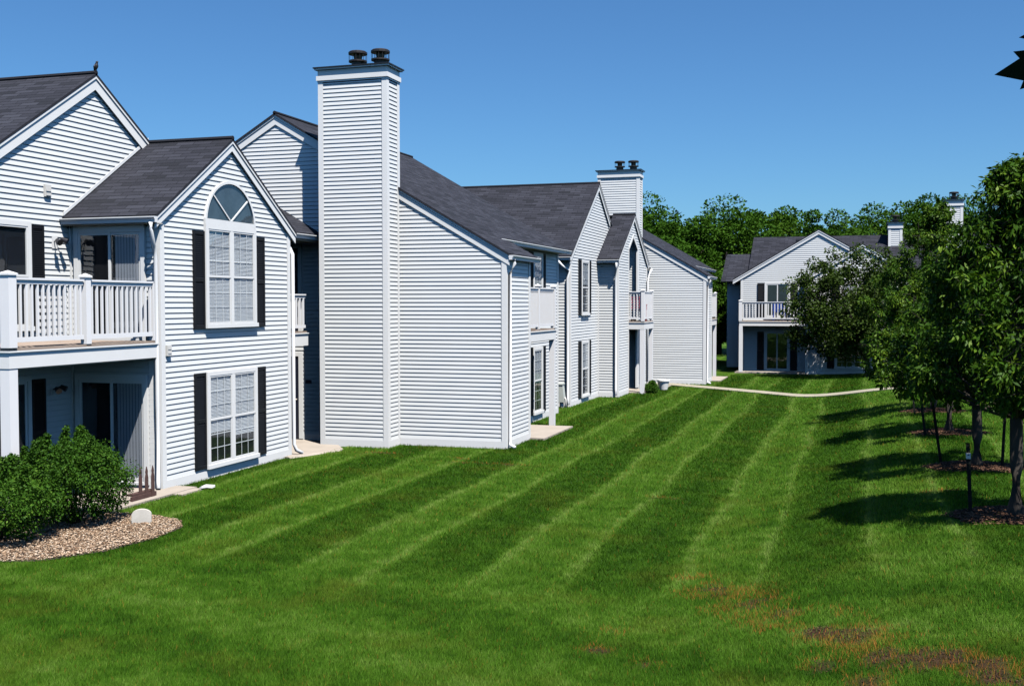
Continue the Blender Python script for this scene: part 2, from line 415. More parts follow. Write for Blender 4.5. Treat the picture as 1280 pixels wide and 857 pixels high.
def rakes(root, w, u_l, u_r, u_a, z_e_l, z_a, z_e_r, h=.2, t=.035, d=.012, drop=.05, name='rake_board'):
    mb = MB()
    if u_l is not None: board(mb, w.p(u_l, z_e_l - drop, d), w.p(u_a, z_a - drop, d), h, w.n, t); board(mb, w.p(u_l, z_e_l - drop, d + t), w.p(u_a, z_a - drop, d + t), .055, w.n, .02); mb.build(name, M['trim'], root); mb = MB()
    if u_r is not None: board(mb, w.p(u_a, z_a - drop, d), w.p(u_r, z_e_r - drop, d), h, w.n, t); board(mb, w.p(u_a, z_a - drop, d + t), w.p(u_r, z_e_r - drop, d + t), .055, w.n, .02)
    return mb.build(name, M['trim'], root)
def gutter(root, a, b, n):
    """open K-profile gutter along a-b (top back edge), projecting along n"""
    a, b, n = Vector(a), Vector(b), Vector((n[0], n[1], 0)); mb = MB()
    prof = [(0, 0), (0, -.11), (.075, -.11), (.085, -.06), (.115, -.02), (.115, 0), (.105, 0), (.105, -.018), (.075, -.06), (.068, -.10), (.01, -.10), (.01, 0)]
    A = [a + n * p + Vector((0, 0, z)) for p, z in prof]; B = [b + n * p + Vector((0, 0, z)) for p, z in prof]
    k = len(prof)
    for i in range(k):
        j = (i + 1) % k; mb.face([A[i], B[i], B[j], A[j]])
    for R in (A, B):
        mb.face([R[0], R[1], R[2], R[3]]); mb.face([R[0], R[3], R[4], R[5]])
    return mb.build('gutter', M['gutter'], root)
def downspout(root, pts, r=.042):
    mb = MB(); mb.tube(pts, r, 8); return mb.build('downspout', M['gutter'], root, smooth=True)

# ------------------------------------------------------------------ windows, doors, shutters
def blinds(w, u0, u1, z0, z1, d, parent, pitch=.028, tilt=.55):
    mb = MB(); z = z1
    while z > z0 + pitch:
        h = pitch * .95
        mb.face([w.p(u0, z - h * tilt - h * .45, d + .006), w.p(u1, z - h * tilt - h * .45, d + .006), w.p(u1, z, d - .004), w.p(u0, z, d - .004)])
        z -= pitch
    for f in (.22, .78):
        u = u0 + (u1 - u0) * f; w.box(mb, u - .004, u + .004, z0, z1, d + .007, d + .009)
    return mb.build('blind', M['blind'], parent)
def window(root, w, u0, u1, z0, z1, mull=True, bl=(1.0, 1.0), cols=3, rows=3, label=None, header=0):
    """double-hung window: outer size u0..u1, z0..z1"""
    w = shifted(w, .016)
    mb = MB(); T = .085; D = .06
    ins = .016
    w.box(mb, u0, u0 + T, z0, z1, 0, D); w.box(mb, u1 - T, u1, z0, z1, 0, D)
    w.box(mb, u0 + T, u1 - T, z1 - T - header, z1, 0, D - .002); w.box(mb, u0 - .02, u1 + .02, z0 - .01, z0 + .07, -.0, D + .03)
    um = (u0 + u1) / 2
    sashes = [(u0 + T, um - .045), (um + .045, u1 - T)] if mull else [(u0 + T, u1 - T)]
    if mull: w.box(mb, um - .045, um + .045, z0 + .07, z1 - T - header, 0, D - .004)
    zl, zh = z0 + .07, z1 - T - header; zm = (zl + zh) / 2
    F = .032
    panes = []
    for a, b in sashes:
        for (s0, s1, dd) in ((zm - .012, zh, .052), (zl, zm + .012, .044)):
            w.box(mb, a, a + F, s0, s1, .018, dd); w.box(mb, b - F, b, s0, s1, .018, dd)
            w.box(mb, a + F, b - F, s0, s0 + F + .01, .018, dd - .001); w.box(mb, a + F, b - F, s1 - F, s1, .018, dd - .001)
            panes.append((a + F, b - F, s0 + F + .01, s1 - F, dd - .010))
    fr = mb.build('window', M['trim'], root, bevel=.003)
    if label: fr['label'] = label
    # muntin grids, panes, interior and blinds
    mg = MB(); mp = MB(); mi = MB()
    for (a, b, s0, s1, d) in panes:
        for i in range(1, cols):
            u = a + (b - a) * i / cols; w.box(mg, u - .0085, u + .0085, s0, s1, d - .003, d - .001)
        for i in range(1, rows):
            z = s0 + (s1 - s0) * i / rows; w.box(mg, a, b, z - .0085, z + .0085, d - .0034, d - .0014)
        mp.face([w.p(a, s0, d), w.p(b, s0, d), w.p(b, s1, d), w.p(a, s1, d)])
    mg.build('muntin_grid', M['muntin'], fr); mp.build('pane', M['glass'], fr)
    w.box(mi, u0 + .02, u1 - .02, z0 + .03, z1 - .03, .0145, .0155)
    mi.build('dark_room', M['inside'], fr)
    for k, (a, b) in enumerate(sashes):
        f = bl[k % len(bl)]
        if f > 0: blinds(w, a + .01, b - .01, zh - (zh - zl) * f, zh, .0215, fr)
    return fr
def shutter(root, w, u0, u1, z0, z1):
    w = shifted(w, .016)
    mb = MB(); D = .042
    w.box(mb, u0, u0 + .05, z0, z1, .004, D); w.box(mb, u1 - .05, u1, z0, z1, .004, D)
    zm = (z0 + z1) / 2
    for a, b in ((z0, z0 + .07), (zm - .035, zm + .035), (z1 - .07, z1)): w.box(mb, u0 + .05, u1 - .05, a, b, .004, D - .002)
    for a, b in ((z0 + .07, zm - .035), (zm + .035, z1 - .07)):
        z = a
        while z < b - .01:
            mb.face([w.p(u0 + .05, z, D - .006), w.p(u1 - .05, z, D - .006), w.p(u1 - .05, min(z + .045, b), D - .024), w.p(u0 + .05, min(z + .045, b), D - .024)])
            z += .04
    return mb.build('shutter', M['black'], root, bevel=.003)
def sliding_door(root, w, u0, u1, z0, z1, curtain=True, header=.1, open_left=False):
    w = shifted(w, .016)
    mb = MB(); T = .09; D = .06
    w.box(mb, u0, u0 + T, z0, z1, 0, D); w.box(mb, u1 - T, u1, z0, z1, 0, D); w.box(mb, u0 + T, u1 - T, z1 - header, z1, 0, D - .002); w.box(mb, u0 + T, u1 - T, z0, z0 + .05, 0, D + .02)
    um = (u0 + u1) / 2; F = .05
    a, b = u0 + T, u1 - T; s0, s1 = z0 + .05, z1 - header
    for (p, q, d) in ((a, um + .03, .048), (um - .03, b, .036)):
        w.box(mb, p, p + F, s0, s1, .02, d); w.box(mb, q - F, q, s0, s1, .02, d - .001); w.box(mb, p + F, q - F, s1 - F, s1, .02, d - .002); w.box(mb, p + F, q - F, s0, s0 + .08, .02, d - .002)
    dr = mb.build('sliding_door', M['trim'], root, bevel=.003)
    mp = MB()
    for (p, q, d) in ((a + F, um + .03 - F, .040), (um - .03 + F, b - F, .028)):
        mp.face([w.p(p, s0 + .08, d), w.p(q, s0 + .08, d), w.p(q, s1 - F, d), w.p(p, s1 - F, d)])
    mp.build('pane', M['glass'], dr)
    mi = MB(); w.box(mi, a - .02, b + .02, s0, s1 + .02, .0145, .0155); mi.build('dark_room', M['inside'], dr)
    if curtain:
        mc = MB(); n = 8; ca, cb = um + .12, b - .06
        for i in range(n):
            x0 = ca + (cb - ca) * i / n; x1 = ca + (cb - ca) * (i + .92) / n
            mc.face([w.p(x0, s0 + .05, .017), w.p(x1, s0 + .05, .0225), w.p(x1, s1 - F, .0225), w.p(x0, s1 - F, .017)])
        mc.build('curtain', M['curtain'], dr)
    return dr
def entry_door(root, w, u0, u1, z0, z1):
    w = shifted(w, .016)
    mb = MB(); T = .1
    w.box(mb, u0, u0 + T, z0, z1, 0, .05); w.box(mb, u1 - T, u1, z0, z1, 0, .05); w.box(mb, u0 + T, u1 - T, z1 - T, z1, 0, .048)
    fr = mb.build('door_frame', M['trim'], root, bevel=.003)
    md = MB(); w.box(md, u0 + T, u1 - T, z0, z1 - T, .006, .022)
    for (za, zb) in ((.15, .85), (1.05, z1 - z0 - .3)):
        for (ua, ub) in ((.12, .38), (.46, .72)):
            k = (u1 - u0 - 2 * T) / .84
            w.box(md, u0 + T + ua * k, u0 + T + ub * k, z0 + za, z0 + zb, .022, .028)
    md.build('door', M['door'], fr, bevel=.004)
    mh = MB(); mh.lathe(w.p(u1 - T - .08, z0 + 1.0, .05), [(.012, -.02), (.03, -.012), (.034, 0), (.03, .012), (.012, .02)], 12)
    mh.build('handle', M['copper'], fr, smooth=True)
    return fr

# ------------------------------------------------------------------ balconies
def railing(mb, a, b, zt, zb, spacing=.125, w=.036, lattice=None):
    """vertical balusters between a and b (xy), top rail at zt, bottom rail at zb"""
    a, b = Vector((*a, 0)), Vector((*b, 0)); L_ = (b - a).length; d = (b - a) / L_; n = Vector((d.y, -d.x, 0))
    def bar(p, q, z0, z1, t):
        c = [p - n * t, q - n * t, q + n * t, p + n * t]
        if (q - p).cross(n).z < 0: c = c
        mb.hexa([(x.x, x.y, z0) for x in c][::-1] if False else [(x.x, x.y, z0) for x in (p + n * t, q + n * t, q - n * t, p - n * t)], [(x.x, x.y, z1) for x in (p + n * t, q + n * t, q - n * t, p - n * t)])
    bar(a, b, zt - .035, zt, .045); bar(a, b, zt - .10, zt - .035, .022); bar(a, b, zb, zb + .075, .026)
    k = max(1, int(L_ / spacing)); 
    for i in range(k):
        c = a + d * (L_ * (i + .5) / k); bar(c - d * w / 2, c + d * w / 2, zb + .075, zt - .10, w / 2)
def post(root, x, y, z0, z1, s=.065, cap=True, parent=None):
    mb = MB(); mb.box(x - s, x + s, y - s, y + s, z0, z1)
    if cap:
        c = s + .018; mb.box(x - c, x + c, y - c, y + c, z1, z1 + .03)
        b = [(x - c, y - c, z1 + .03), (x + c, y - c, z1 + .03), (x + c, y + c, z1 + .03), (x - c, y + c, z1 + .03)]
        for i in range(4): mb.face([b[i], b[(i + 1) % 4], (x, y, z1 + .075)])
    return mb.build('post', M['rail'], root, bevel=.004)
def lattice(parent, a, b, z0, z1, pitch=.11, w=.05):
    mb = MB(); a, b = Vector((*a, 0)), Vector((*b, 0)); L_ = (b - a).length; d = (b - a) / L_; n = Vector((d.y, -d.x, 0))
    def q(u0, u1, za, zb, o0, o1):
        c = [a + d * u0 + n * o1, a + d * u1 + n * o1, a + d * u1 + n * o0, a + d * u0 + n * o0]
        mb.hexa([(x.x, x.y, za) for x in c], [(x.x, x.y, zb) for x in c])
    u = 0
    while u < L_ - .01: q(u, min(u + w * 1.25, L_), z0, z1, -.02, -.008); u += pitch
    z = z0
    while z < z1 - .01: q(0, L_, z, min(z + w * 1.25, z1), -.007, .004); z += pitch
    return mb.build('lattice_panel', M['rail'], parent)
def deck(root, x0, x1, y0, y1, z0, z1, east=True):
    """floor slab with white rim joist and weathered boards"""
    mb = MB()
    mb.box(x0, x1, y0, y1, z0, z1 - .045, 0); mb.box(x0, x1 + .025, y0 - .025, y1 + .0, z1 - .043, z1 - .02, 0)
    y = y0 + .03
    mb.box(x0 + .02, x1 - .02, y0 + .02, y1 - .02, z1 - .0195, z1 + .02, 1)
    o = mb.build('balcony_deck', [M['trim'], M['deckwood']], root)
    return o

# ------------------------------------------------------------------ chimney
def chimney(root, x0, x1, y0, y1, zt, z0=0.0, flues=2, zs=None):
    mb = MB()
    for w, a, b in ((S(0, y0), x0, x1), (Ew(x1), y0, y1), (Nw(y1), -x1, -x0), (Ww(x0), -y1, -y0)):
        zz = z0 + .16 if z0 < 1 else z0
        siding(mb, w, [(a, zz), (b, zz), (b, zt - .36), (a, zt - .36)], .18)
    ch = mb.build('chimney', M['siding'], root)
    mt = MB(); t = .10
    for w, a, b in ((S(0, y0), x0, x1), (Ew(x1), y0, y1), (Nw(y1), -x1, -x0), (Ww(x0), -y1, -y0)):
        tw = min(t, (b - a) * .2)
        w.box(mt, a - .033, a + tw, z0, zt - .30, 0, .033); w.box(mt, b - tw, b + .0, z0, zt - .30, 0, .033)
        if z0 < 1: w.box(mt, a + tw, b - tw, z0, .18, 0, .03)
    mt.build('corner_trim', M['trim'], ch)
    mc = MB()
    mc.box(x0 - .065, x1 + .065, y0 - .065, y1 + .065, zt - .30, zt - .19); mc.box(x0 - .036, x1 + .036, y0 - .036, y1 + .036, zt - .19, zt - .045); mc.box(x0 - .10, x1 + .10, y0 - .10, y1 + .10, zt - .045, zt - .012)
    mc.box(x0 - .042, x1 + .042, y0 - .042, y1 + .042, zt - .34, zt - .30)
    mc.build('crown', M['trim'], ch, bevel=.004)
    mk = MB(); mk.box(x0 - .125, x1 + .125, y0 - .125, y1 + .125, zt - .012, zt + .018); mk.build('cap_plate', M['cap'], ch)
    cx = (x0 + x1) / 2; cy = (y0 + y1) / 2
    xs = [cx - .02, cx + .58] if flues == 2 else [cx]
    for x in xs:
        fm = MB(); z = zt + .018
        fm.lathe((x, cy, z), [(.155, 0), (.155, .16), (.165, .16), (.165, .19)], 20)
        fm.lathe((x, cy, z), [(.225, .15), (.225, .185)], 20)
        fm.lathe((x, cy, z), [(.09, .18), (.11, .3), (.09, .33)], 14)
        fm.lathe((x, cy, z), [(.22, .335), (.232, .34), (.232, .385), (.20, .41), (.05, .425)], 20)
        for k in range(14):
            a = 2 * math.pi * k / 14; px, py = x + .215 * math.cos(a), cy + .215 * math.sin(a)
            fm.tube([(px, py, z + .18), (px, py, z + .345)], .005, 4)
        fm.build('flue', M['flue'], ch)
    return ch

def corner_trim(root, specs):
    """specs: list of (x, y, z0, z1, sx, sy) outward signs; L-shaped white corner post"""
    t = .09; d = .037
    for (x, y, z0, z1, sx, sy) in specs:
        mb = MB()
        # leg on the wall facing sy (runs along x)
        mb.box(x - sx * t, x + sx * d, y, y + sy * d, z0, z1)
        mb.box(x, x + sx * (d - .0005), y - sy * t, y - sy * .0005, z0, z1 - .0005)
        mb.build('corner_trim', M['trim'], root)

def wall_light(root, w, u, z):
    mb = MB(); w.box(mb, u - .07, u + .07, z - .13, z + .1, .012, .03); o = mb.build('wall_light', M['trim'], root, bevel=.004)
    m2 = MB()
    for s, dz in ((-1, .02), (1, .05)):
        a = Vector(w.p(u + .02 * s, z, .03)); b = Vector(w.p(u + .06 * s, z + dz, .13)); c = Vector(w.p(u + .10 * s, z + dz - .05, .23))
        m2.tube([a, b], .012, 8); m2.tube([b, c], [.04, .058], 12)
    m2.build('spot_lamp', M['cap'], o)
    return o

# ------------------------------------------------------------------ one wing (gable to the south, chimney, stepped eave, corner balcony)
def wing(root, ox, oy, full=True):
    SL = .583; ax = ox - 6.13; az = 8.33
    zr = lambda x: az - SL * abs(x - ax)
    wS = S(0, oy); W1 = Ew(ox); W2 = Ew(ox - 1.09)
    xl = ax - 6.13
    th = .06
    wall(root, wS, [[(xl, .17), (ox, .17), (ox, zr(ox) - th), (ax, az - th), (xl, zr(xl) - th)]])
    wall(root, W1, [[(oy, .17), (oy + 1.94, .17), (oy + 1.94, 4.68), (oy, 4.68)]])
    wall(root, Nw(oy + 1.94), [[(-ox, .17), (-ox + 1.09, .17), (-ox + 1.09, 5.25), (-ox, 4.68)]])
    wall(root, W2, [[(oy + 1.94, .17), (oy + 8.7, .17), (oy + 8.7, 5.3), (oy + 1.94, 5.3)]])
    wall(root, Nw(oy + 8.7), [[(-ox + 1.09, .17), (-xl, .17), (-xl, zr(xl) - th), (-ax, az - th), (-ox + 1.09, zr(ox - 1.09) - th)]])
    wall(root, Ww(xl), [[(-oy - 8.7, .17), (-oy, .17), (-oy, zr(xl) - th), (-oy - 8.7, zr(xl) - th)]])
    # base boards
    pieces(root, 'base_board', 'trim', [(wS, (xl, ox - .09, -.3, .18, -.02, .034)), (W1, (oy + .09, oy + 1.94 - .05, -.3, .18, -.02, .034)), (W2, (oy + 1.97, oy + 8.7, -.3, .18, -.02, .034))])
    corner_trim(root, [(ox, oy, -.2, 4.62, 1, -1), (ox, oy + 1.94, -.2, 4.6, 1, 1), (ox - 1.09, oy + 8.7, -.2, 5.2, 1, 1)])
    # roof
    e1 = ox + .13; e2 = ox - .74; y0 = oy - .09; y1 = oy + 2.28; y2 = oy + 8.9; xw = xl - .2
    roof(root, [[(e1, y0, zr(e1)), (e1, y1, zr(e1)), (e2, y1, zr(e2)), (ax, y1, az), (ax, y0, az), (e2, y0, zr(e2))],
                [(e2, y1, zr(e2)), (e2, y2, zr(e2)), (ax, y2, az), (ax, y1, az)],
                [(xw, y2, zr(xw)), (xw, y0, zr(xw)), (ax, y0, az), (ax, y2, az)]])
    mr = MB(); mr.tube([(ax, y0, az + .005), (ax, y2, az + .005)], .05, 8); mr.build('ridge_cap', M['shingle'], root)
    rakes(root, wS, xl - .1, ox + .11, ax, zr(xl - .1), az, zr(ox + .11), h=.24, d=.014)
    gutter(root, (e1 - .02, oy - .07, zr(e1) - .035), (e1 - .02, y1 + .02, zr(e1) - .035), (1, 0))
    gutter(root, (e2 - .02, oy + 1.75, zr(e2) - .035), (e2 - .02, y2, zr(e2) - .035), (1, 0))
    # eave soffit strips + frieze
    pieces(root, 'soffit', 'soffit', [(None, (ox + .001, e1 - .02, oy, oy + 2.2, zr(e1) - .13, zr(e1) - .11)), (None, (ox - 1.06, e2 - .02, oy + 2.3, oy + 8.7, zr(e2) - .14, zr(e2) - .12))])
    downspout(root, [(ox + .2, oy + .12, zr(e1) - .13), (ox + .2, oy + .12, zr(e1) - .22), (ox + .07, oy + .12, zr(e1) - .5), (ox + .07, oy + .12, .25), (ox + .1, oy + .05, .1), (ox + .24, oy - .02, .05)])
    chimney(root, ox - 4.53, ox - 2.77, oy - .70, oy - .002, 9.21)
    # windows beside the porch
    for (a, b, bl) in ((.22, 2.2, (.55,)), (3.05, 5.0, (.5,))):
        window(root, W2, oy + 5.86, oy + 6.84, a, b, mull=False, bl=bl)
        shutter(root, W2, oy + 5.50, oy + 5.84, a, b); shutter(root, W2, oy + 6.86, oy + 7.20, a, b)
    # porch and balcony
    dk = deck(root, ox - 1.09 + .03, ox - .15, oy + 1.95, oy + 5.12, 2.48, 2.77)
    rl = MB(); xr = ox - .21
    railing(rl, (xr, oy + 2.0), (xr, oy + 5.0), 3.92, 2.86, .105); railing(rl, (xr, oy + 5.06), (ox - 1.05, oy + 5.06), 3.92, 2.86, .105)
    rl.build('railing', M['rail'], dk)
    post(dk, xr, oy + 3.48, 2.8, 3.95, .05); post(dk, xr, oy + 5.06, 2.8, 3.95, .06)
    post(dk, ox - .23, oy + 5.02, 0, 2.48, .075, cap=False)
    mb = MB(); mb.box(ox - 1.06, ox - .22, oy + 1.96, oy + 5.05, 2.455, 2.478); mb.build('deck_underside', M['soffit'], dk)
    ms = MB(); ms.box(ox - 1.12, ox + .42, oy + 1.92, oy + 4.85, -.3, .05); o = ms.build('patio', M['concrete'], None, bevel=.01)
    tag(o, kind='structure')

# ================================================================== GROUND
def smooth(t): t = np.clip(t, 0, 1); return t * t * (3 - 2 * t)
def terr(x, y):
    x = np.asarray(x, float); y = np.asarray(y, float)
    base = .62 * smooth((x + 2.5) / 4.5)
    fade = 1 - .75 * smooth((y - 41) / 12)
    n = .02 * np.sin(x * .9 + 1.3) * np.sin(y * .7) * smooth((x + 12) / 4) * 0
    return base * fade + n
BARE = [(-1.62, 13.15, .34, .62, .95), (-1.15, 12.45, .30, .45, .5), (-.72, 11.85, .26, .42, .5), (-.42, 11.1, .22, .36, .95), (-.02, 10.75, .26, .40, .55), (.22, 10.15, .28, .40, .8), (.62, 9.85, .26, .40, .8), (.95, 9.5, .26, .36, .85), (-.28, 9.95, .18, .30, .7), (1.3, 9.1, .3, .35, .75), (.1, 9.4, .2, .3, .6),
        (-1.93, 10.38, .22, .24, .7), (-2.5, 10.75, .15, .2, .65), (-2.45, 11.4, .22, .35, .25), (-7.9, 22.7, 1.4, .13, .45), (-8.6, 23.2, .25, .12, .7), (-7.2, 22.6, .18, .1, .8),
        (-10.6, 23.6, .9, .16, .75), (-3.3, 19.6, .5, .12, .25), (1.2, 18.3, .5, .12, .5)]
TRAIL = [(-1.9, 13.5), (-1.2, 12.5), (-.6, 11.6), (-.1, 10.9), (.35, 10.1), (.9, 9.6), (1.6, 8.9)]
_vn = np.random.default_rng(99).random((256, 256))
def vnoise(x, y, f):
    u = np.asarray(x) * f + 1000; v = np.asarray(y) * f + 1000; i = np.floor(u).astype(int); k = np.floor(v).astype(int); a = u - i; b = v - k
    a = a * a * (3 - 2 * a); b = b * b * (3 - 2 * b); g = lambda p, q: _vn[p % 256, q % 256]
    return (g(i, k) * (1 - a) + g(i + 1, k) * a) * (1 - b) + (g(i, k + 1) * (1 - a) + g(i + 1, k + 1) * a) * b
def bare(x, y):
    x = np.asarray(x, float); y = np.asarray(y, float); b = np.zeros_like(x)
    fr = .5 * vnoise(x, y, 3.1) + .3 * vnoise(x, y, 7.3) + .25 * vnoise(x, y, 17.0)
    for (cx, cy, rx, ry, s) in BARE:
        d = np.sqrt(((x - cx) / (rx * .95)) ** 2 + ((y - cy) / (ry * .95)) ** 2)
        b = np.maximum(b, (.5 + .5 * s) * smooth((fr * 1.7 * (.55 + .45 * s) - d * .75 - .2) / .25))
    return b
def straw(x, y):
    """dried grass along the worn trail"""
    dd = np.full(np.shape(x), 9.0)
    for (a, b), (c, d) in zip(TRAIL[:-1], TRAIL[1:]):
        t = np.clip(((x - a) * (c - a) + (y - b) * (d - b)) / ((c - a) ** 2 + (d - b) ** 2), 0, 1); dd = np.minimum(dd, np.hypot(x - a - t * (c - a), (y - b - t * (d - b)) * .7))
    n = .6 * vnoise(x + 7, y, 2.3) + .4 * vnoise(x, y + 3, 6.1)
    return smooth((n - .42) / .2) * (1 - smooth((dd - .25) / .35)) * .8
BED = [(-14.2, 11.4), (-12.0, 11.9), (-11.08, 12.02), (-10.59, 12.22), (-10.14, 12.96), (-9.98, 13.9), (-10.06, 14.72), (-10.35, 15.12), (-10.75, 15.33), (-11.23, 15.40), (-12.0, 15.42), (-14.2, 15.4)]
def inpoly(x, y, poly):
    r = np.zeros(np.shape(x), bool); n = len(poly)
    for i in range(n):
        x0, y0 = poly[i]; x1, y1 = poly[(i + 1) % n]
        c = ((y0 > y) != (y1 > y)) & (x < (x1 - x0) * (y - y0) / (y1 - y0 + 1e-12) + x0); r ^= c
    return r
PATH = [(-12.5, 49.6), (-9.0, 48.0), (-5.29, 45.2), (-2.3, 42.75), (-.6, 41.0), (.6, 40.2), (2.2, 39.3), (4.0, 37.2), (7, 33), (12, 28)]
PW = .43
def nearpath(x, y, r):
    m = np.zeros(np.shape(x), bool)
    for (a, b), (c, d) in zip(PATH[:-1], PATH[1:]):
        t = np.clip(((x - a) * (c - a) + (y - b) * (d - b)) / ((c - a) ** 2 + (d - b) ** 2), 0, 1)
        m |= np.hypot(x - a - t * (c - a), y - b - t * (d - b)) < r
    return m
TREES = [(2.0, 16.14), (1.95, 20.86), (1.88, 26.26), (1.86, 31.44)]

def npmesh(name, verts, faces_flat, nper, mat, parent=None, attrs=None, smoothf=False, loc=None):
    me = bpy.data.meshes.new(name)
    nv = len(verts); nf = len(faces_flat) // nper
    me.vertices.add(nv); me.vertices.foreach_set('co', np.asarray(verts, np.float32).ravel())
    me.loops.add(nf * nper); me.loops.foreach_set('vertex_index', np.asarray(faces_flat, np.int32))
    me.polygons.add(nf); me.polygons.foreach_set('loop_start', np.arange(nf, dtype=np.int32) * nper)
    try: me.polygons.foreach_set('loop_total', np.full(nf, nper, np.int32))
    except Exception: pass
    if smoothf: me.polygons.foreach_set('use_smooth', np.ones(nf, bool))
    for k, v in (attrs or {}).items():
        a = me.attributes.new(k, 'FLOAT', 'POINT'); a.data.foreach_set('value', np.asarray(v, np.float32))
    me.materials.append(mat); me.update(calc_edges=True)
    o = bpy.data.objects.new(name, me); C.objects.link(o)
    if parent: o.parent = parent
    if loc is not None: o.location = loc
    return o

def make_ground():
    xs = np.concatenate([[-900, -300, -120, -60, -30, -20], np.arange(-15, 7.01, .14), [8, 9, 10, 12, 15, 20, 30, 60, 120, 300, 900]])
    ys = np.concatenate([[-300, -100, -40, -10, 0, 4], np.arange(6, 24, .14), np.arange(24, 56, .5), [58, 62, 68, 75, 85, 100, 150, 300, 600, 1500]])
    X, Y = np.meshgrid(xs, ys); Z = terr(X, Y)
    v = np.stack([X, Y, Z], -1).reshape(-1, 3); nx, ny = len(xs), len(ys)
    i = np.arange(nx * ny).reshape(ny, nx)
    f = np.stack([i[:-1, :-1], i[:-1, 1:], i[1:, 1:], i[1:, :-1]], -1).reshape(-1)
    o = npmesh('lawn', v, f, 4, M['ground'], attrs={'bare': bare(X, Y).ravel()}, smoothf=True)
    tag(o, kind='structure')
make_ground()

def make_path():
    mb = MB(); P = [Vector((a, b, 0)) for a, b in PATH]
    dense = []
    for a, b in zip(P[:-1], P[1:]):
        k = max(1, int((b - a).length / .5))
        for i in range(k): dense.append(a + (b - a) * i / k)
    dense.append(P[-1])
    for it in range(6):
        dense = [dense[0]] + [(dense[i - 1] + dense[i] * 2 + dense[i + 1]) / 4 for i in range(1, len(dense) - 1)] + [dense[-1]]
    L_, R_ = [], []
    for i, p in enumerate(dense):
        d = (dense[min(i + 1, len(dense) - 1)] - dense[max(i - 1, 0)]).normalized(); n = Vector((-d.y, d.x, 0)) * PW
        for arr, q in ((L_, p + n), (R_, p - n)): arr.append((q.x, q.y, float(terr(q.x, q.y)) + .035))
    g = .012
    for i in range(len(dense) - 1):
        t0 = g if i % 3 == 0 else 0
        l0 = Vector(L_[i]); l1 = Vector(L_[i + 1]); r0 = Vector(R_[i]); r1 = Vector(R_[i + 1])
        l0 = l0 + (l1 - l0).normalized() * t0; r0 = r0 + (r1 - r0).normalized() * t0
        dz = Vector((0, 0, -.12))
        mb.face([r0, r1, l1, l0]); mb.face([r0 + dz, r1 + dz, r1, r0]); mb.face([l1 + dz, l0 + dz, l0, l1])
    tag(mb.build('path', M['path'], None), kind='structure')
make_path()

def make_grass():
    allv = []; rn = []; dry = []
    def batch(n, ylo, yhi, seed, side=False):
        r = np.random.default_rng(seed)
        # uniform over the visible wedge
        y = ylo * (yhi / ylo) ** r.random(n); a = np.where(r.random(n) < .5, r.uniform(-1.4, -.93, n), r.uniform(.22, .62, n)) if side else r.uniform(-.93, .22, n); x = a * y
        ok = (x > -16) & (x < 13)
        b = bare(x, y); ok &= r.random(n) > b * .84
        ok &= ~inpoly(x, y, BED) & ~nearpath(x, y, PW + .02)
        for (tx, ty) in TREES: ok &= np.hypot((x - tx) / .85, (y - ty) / .7) > 1 + .12 * np.sin(x * 13 + y * 9)
        # buildings and slabs
        for (x0, x1, y0, y1) in ((-30, -12.42, 17.6, 60), (-30, -11.95, 13, 17.6), (-12.9, -11.75, 17.2, 17.9), (-30, -10.86, 24.4, 60), (-30, -8.10, 25.1, 27.06), (-30, -9.18, 27, 33.9), (-9.3, -7.67, 27.0, 29.98), (-30, -9.3, 35.9, 60), (-30, -8.57, 40.1, 60), (-30, -6.34, 47.55, 57), (-13, -11.9, 22.3, 25.2), (-7, -5.9, 49.4, 52.4), (-6.5, 9, 54.3, 80)):
            ok &= ~((x > x0) & (x < x1) & (y > y0) & (y < y1))
        x, y = x[ok], y[ok]; m = len(x); z = terr(x, y)
        yaw = r.uniform(0, 2 * np.pi, m); hh = (.042 + .0006 * (y - 8)) * r.uniform(.55, 1.25, m); ww = .00060 * y * r.uniform(.7, 1.3, m)
        # mower lean: alternate passes lean away from / towards the viewer
        f = ((x + .5 - STR_X0 - .45) / (2 * STR_W)) % 1.0
        lean = np.where(f > .52, .22, -.08) * (y > 13) + np.where(y <= 13, .2, 0)
        ly = lean * hh + r.normal(0, .35, m) * hh; lx = r.normal(0, .42, m) * hh
        c, s = np.cos(yaw) * ww / 2, np.sin(yaw) * ww / 2
        v = np.empty((m, 3, 3), np.float32)
        v[:, 0] = np.stack([x - c, y - s, z - .004], -1); v[:, 1] = np.stack([x + c, y + s, z - .004], -1)
        v[:, 2] = np.stack([x + lx, y + ly, z + hh], -1)
        allv.append(v.reshape(-1, 3)); rr = r.random(m); rn.append(np.repeat(rr, 3))
        bb = np.clip(bare(x, y) * 1.2 + .8 * np.clip(bare(x + .10, y - .05) + bare(x - .12, y + .04), 0, 1) + straw(x, y), 0, 1); o_ = .5 + .5 * np.sin(x * 3.1 + 1.7) * np.sin(y * 4.3 + x); dd = np.where(r.random(m) < bb * (.25 + .5 * o_), r.uniform(.3, 1, m), np.where(r.random(m) < .015, .5, 0)); dry.append(np.repeat(dd, 3))
    batch(1350000, 7.4, 56, 1); batch(420000, 6.5, 50, 2, True)
    v = np.concatenate(allv); f = np.arange(len(v))
    o = npmesh('grass', v, f, 3, M['blade'], attrs={'rnd': np.concatenate(rn), 'dry': np.concatenate(dry)})
    tag(o, 'short mown green grass blades covering the lawn', 'grass', kind='stuff')
make_grass()

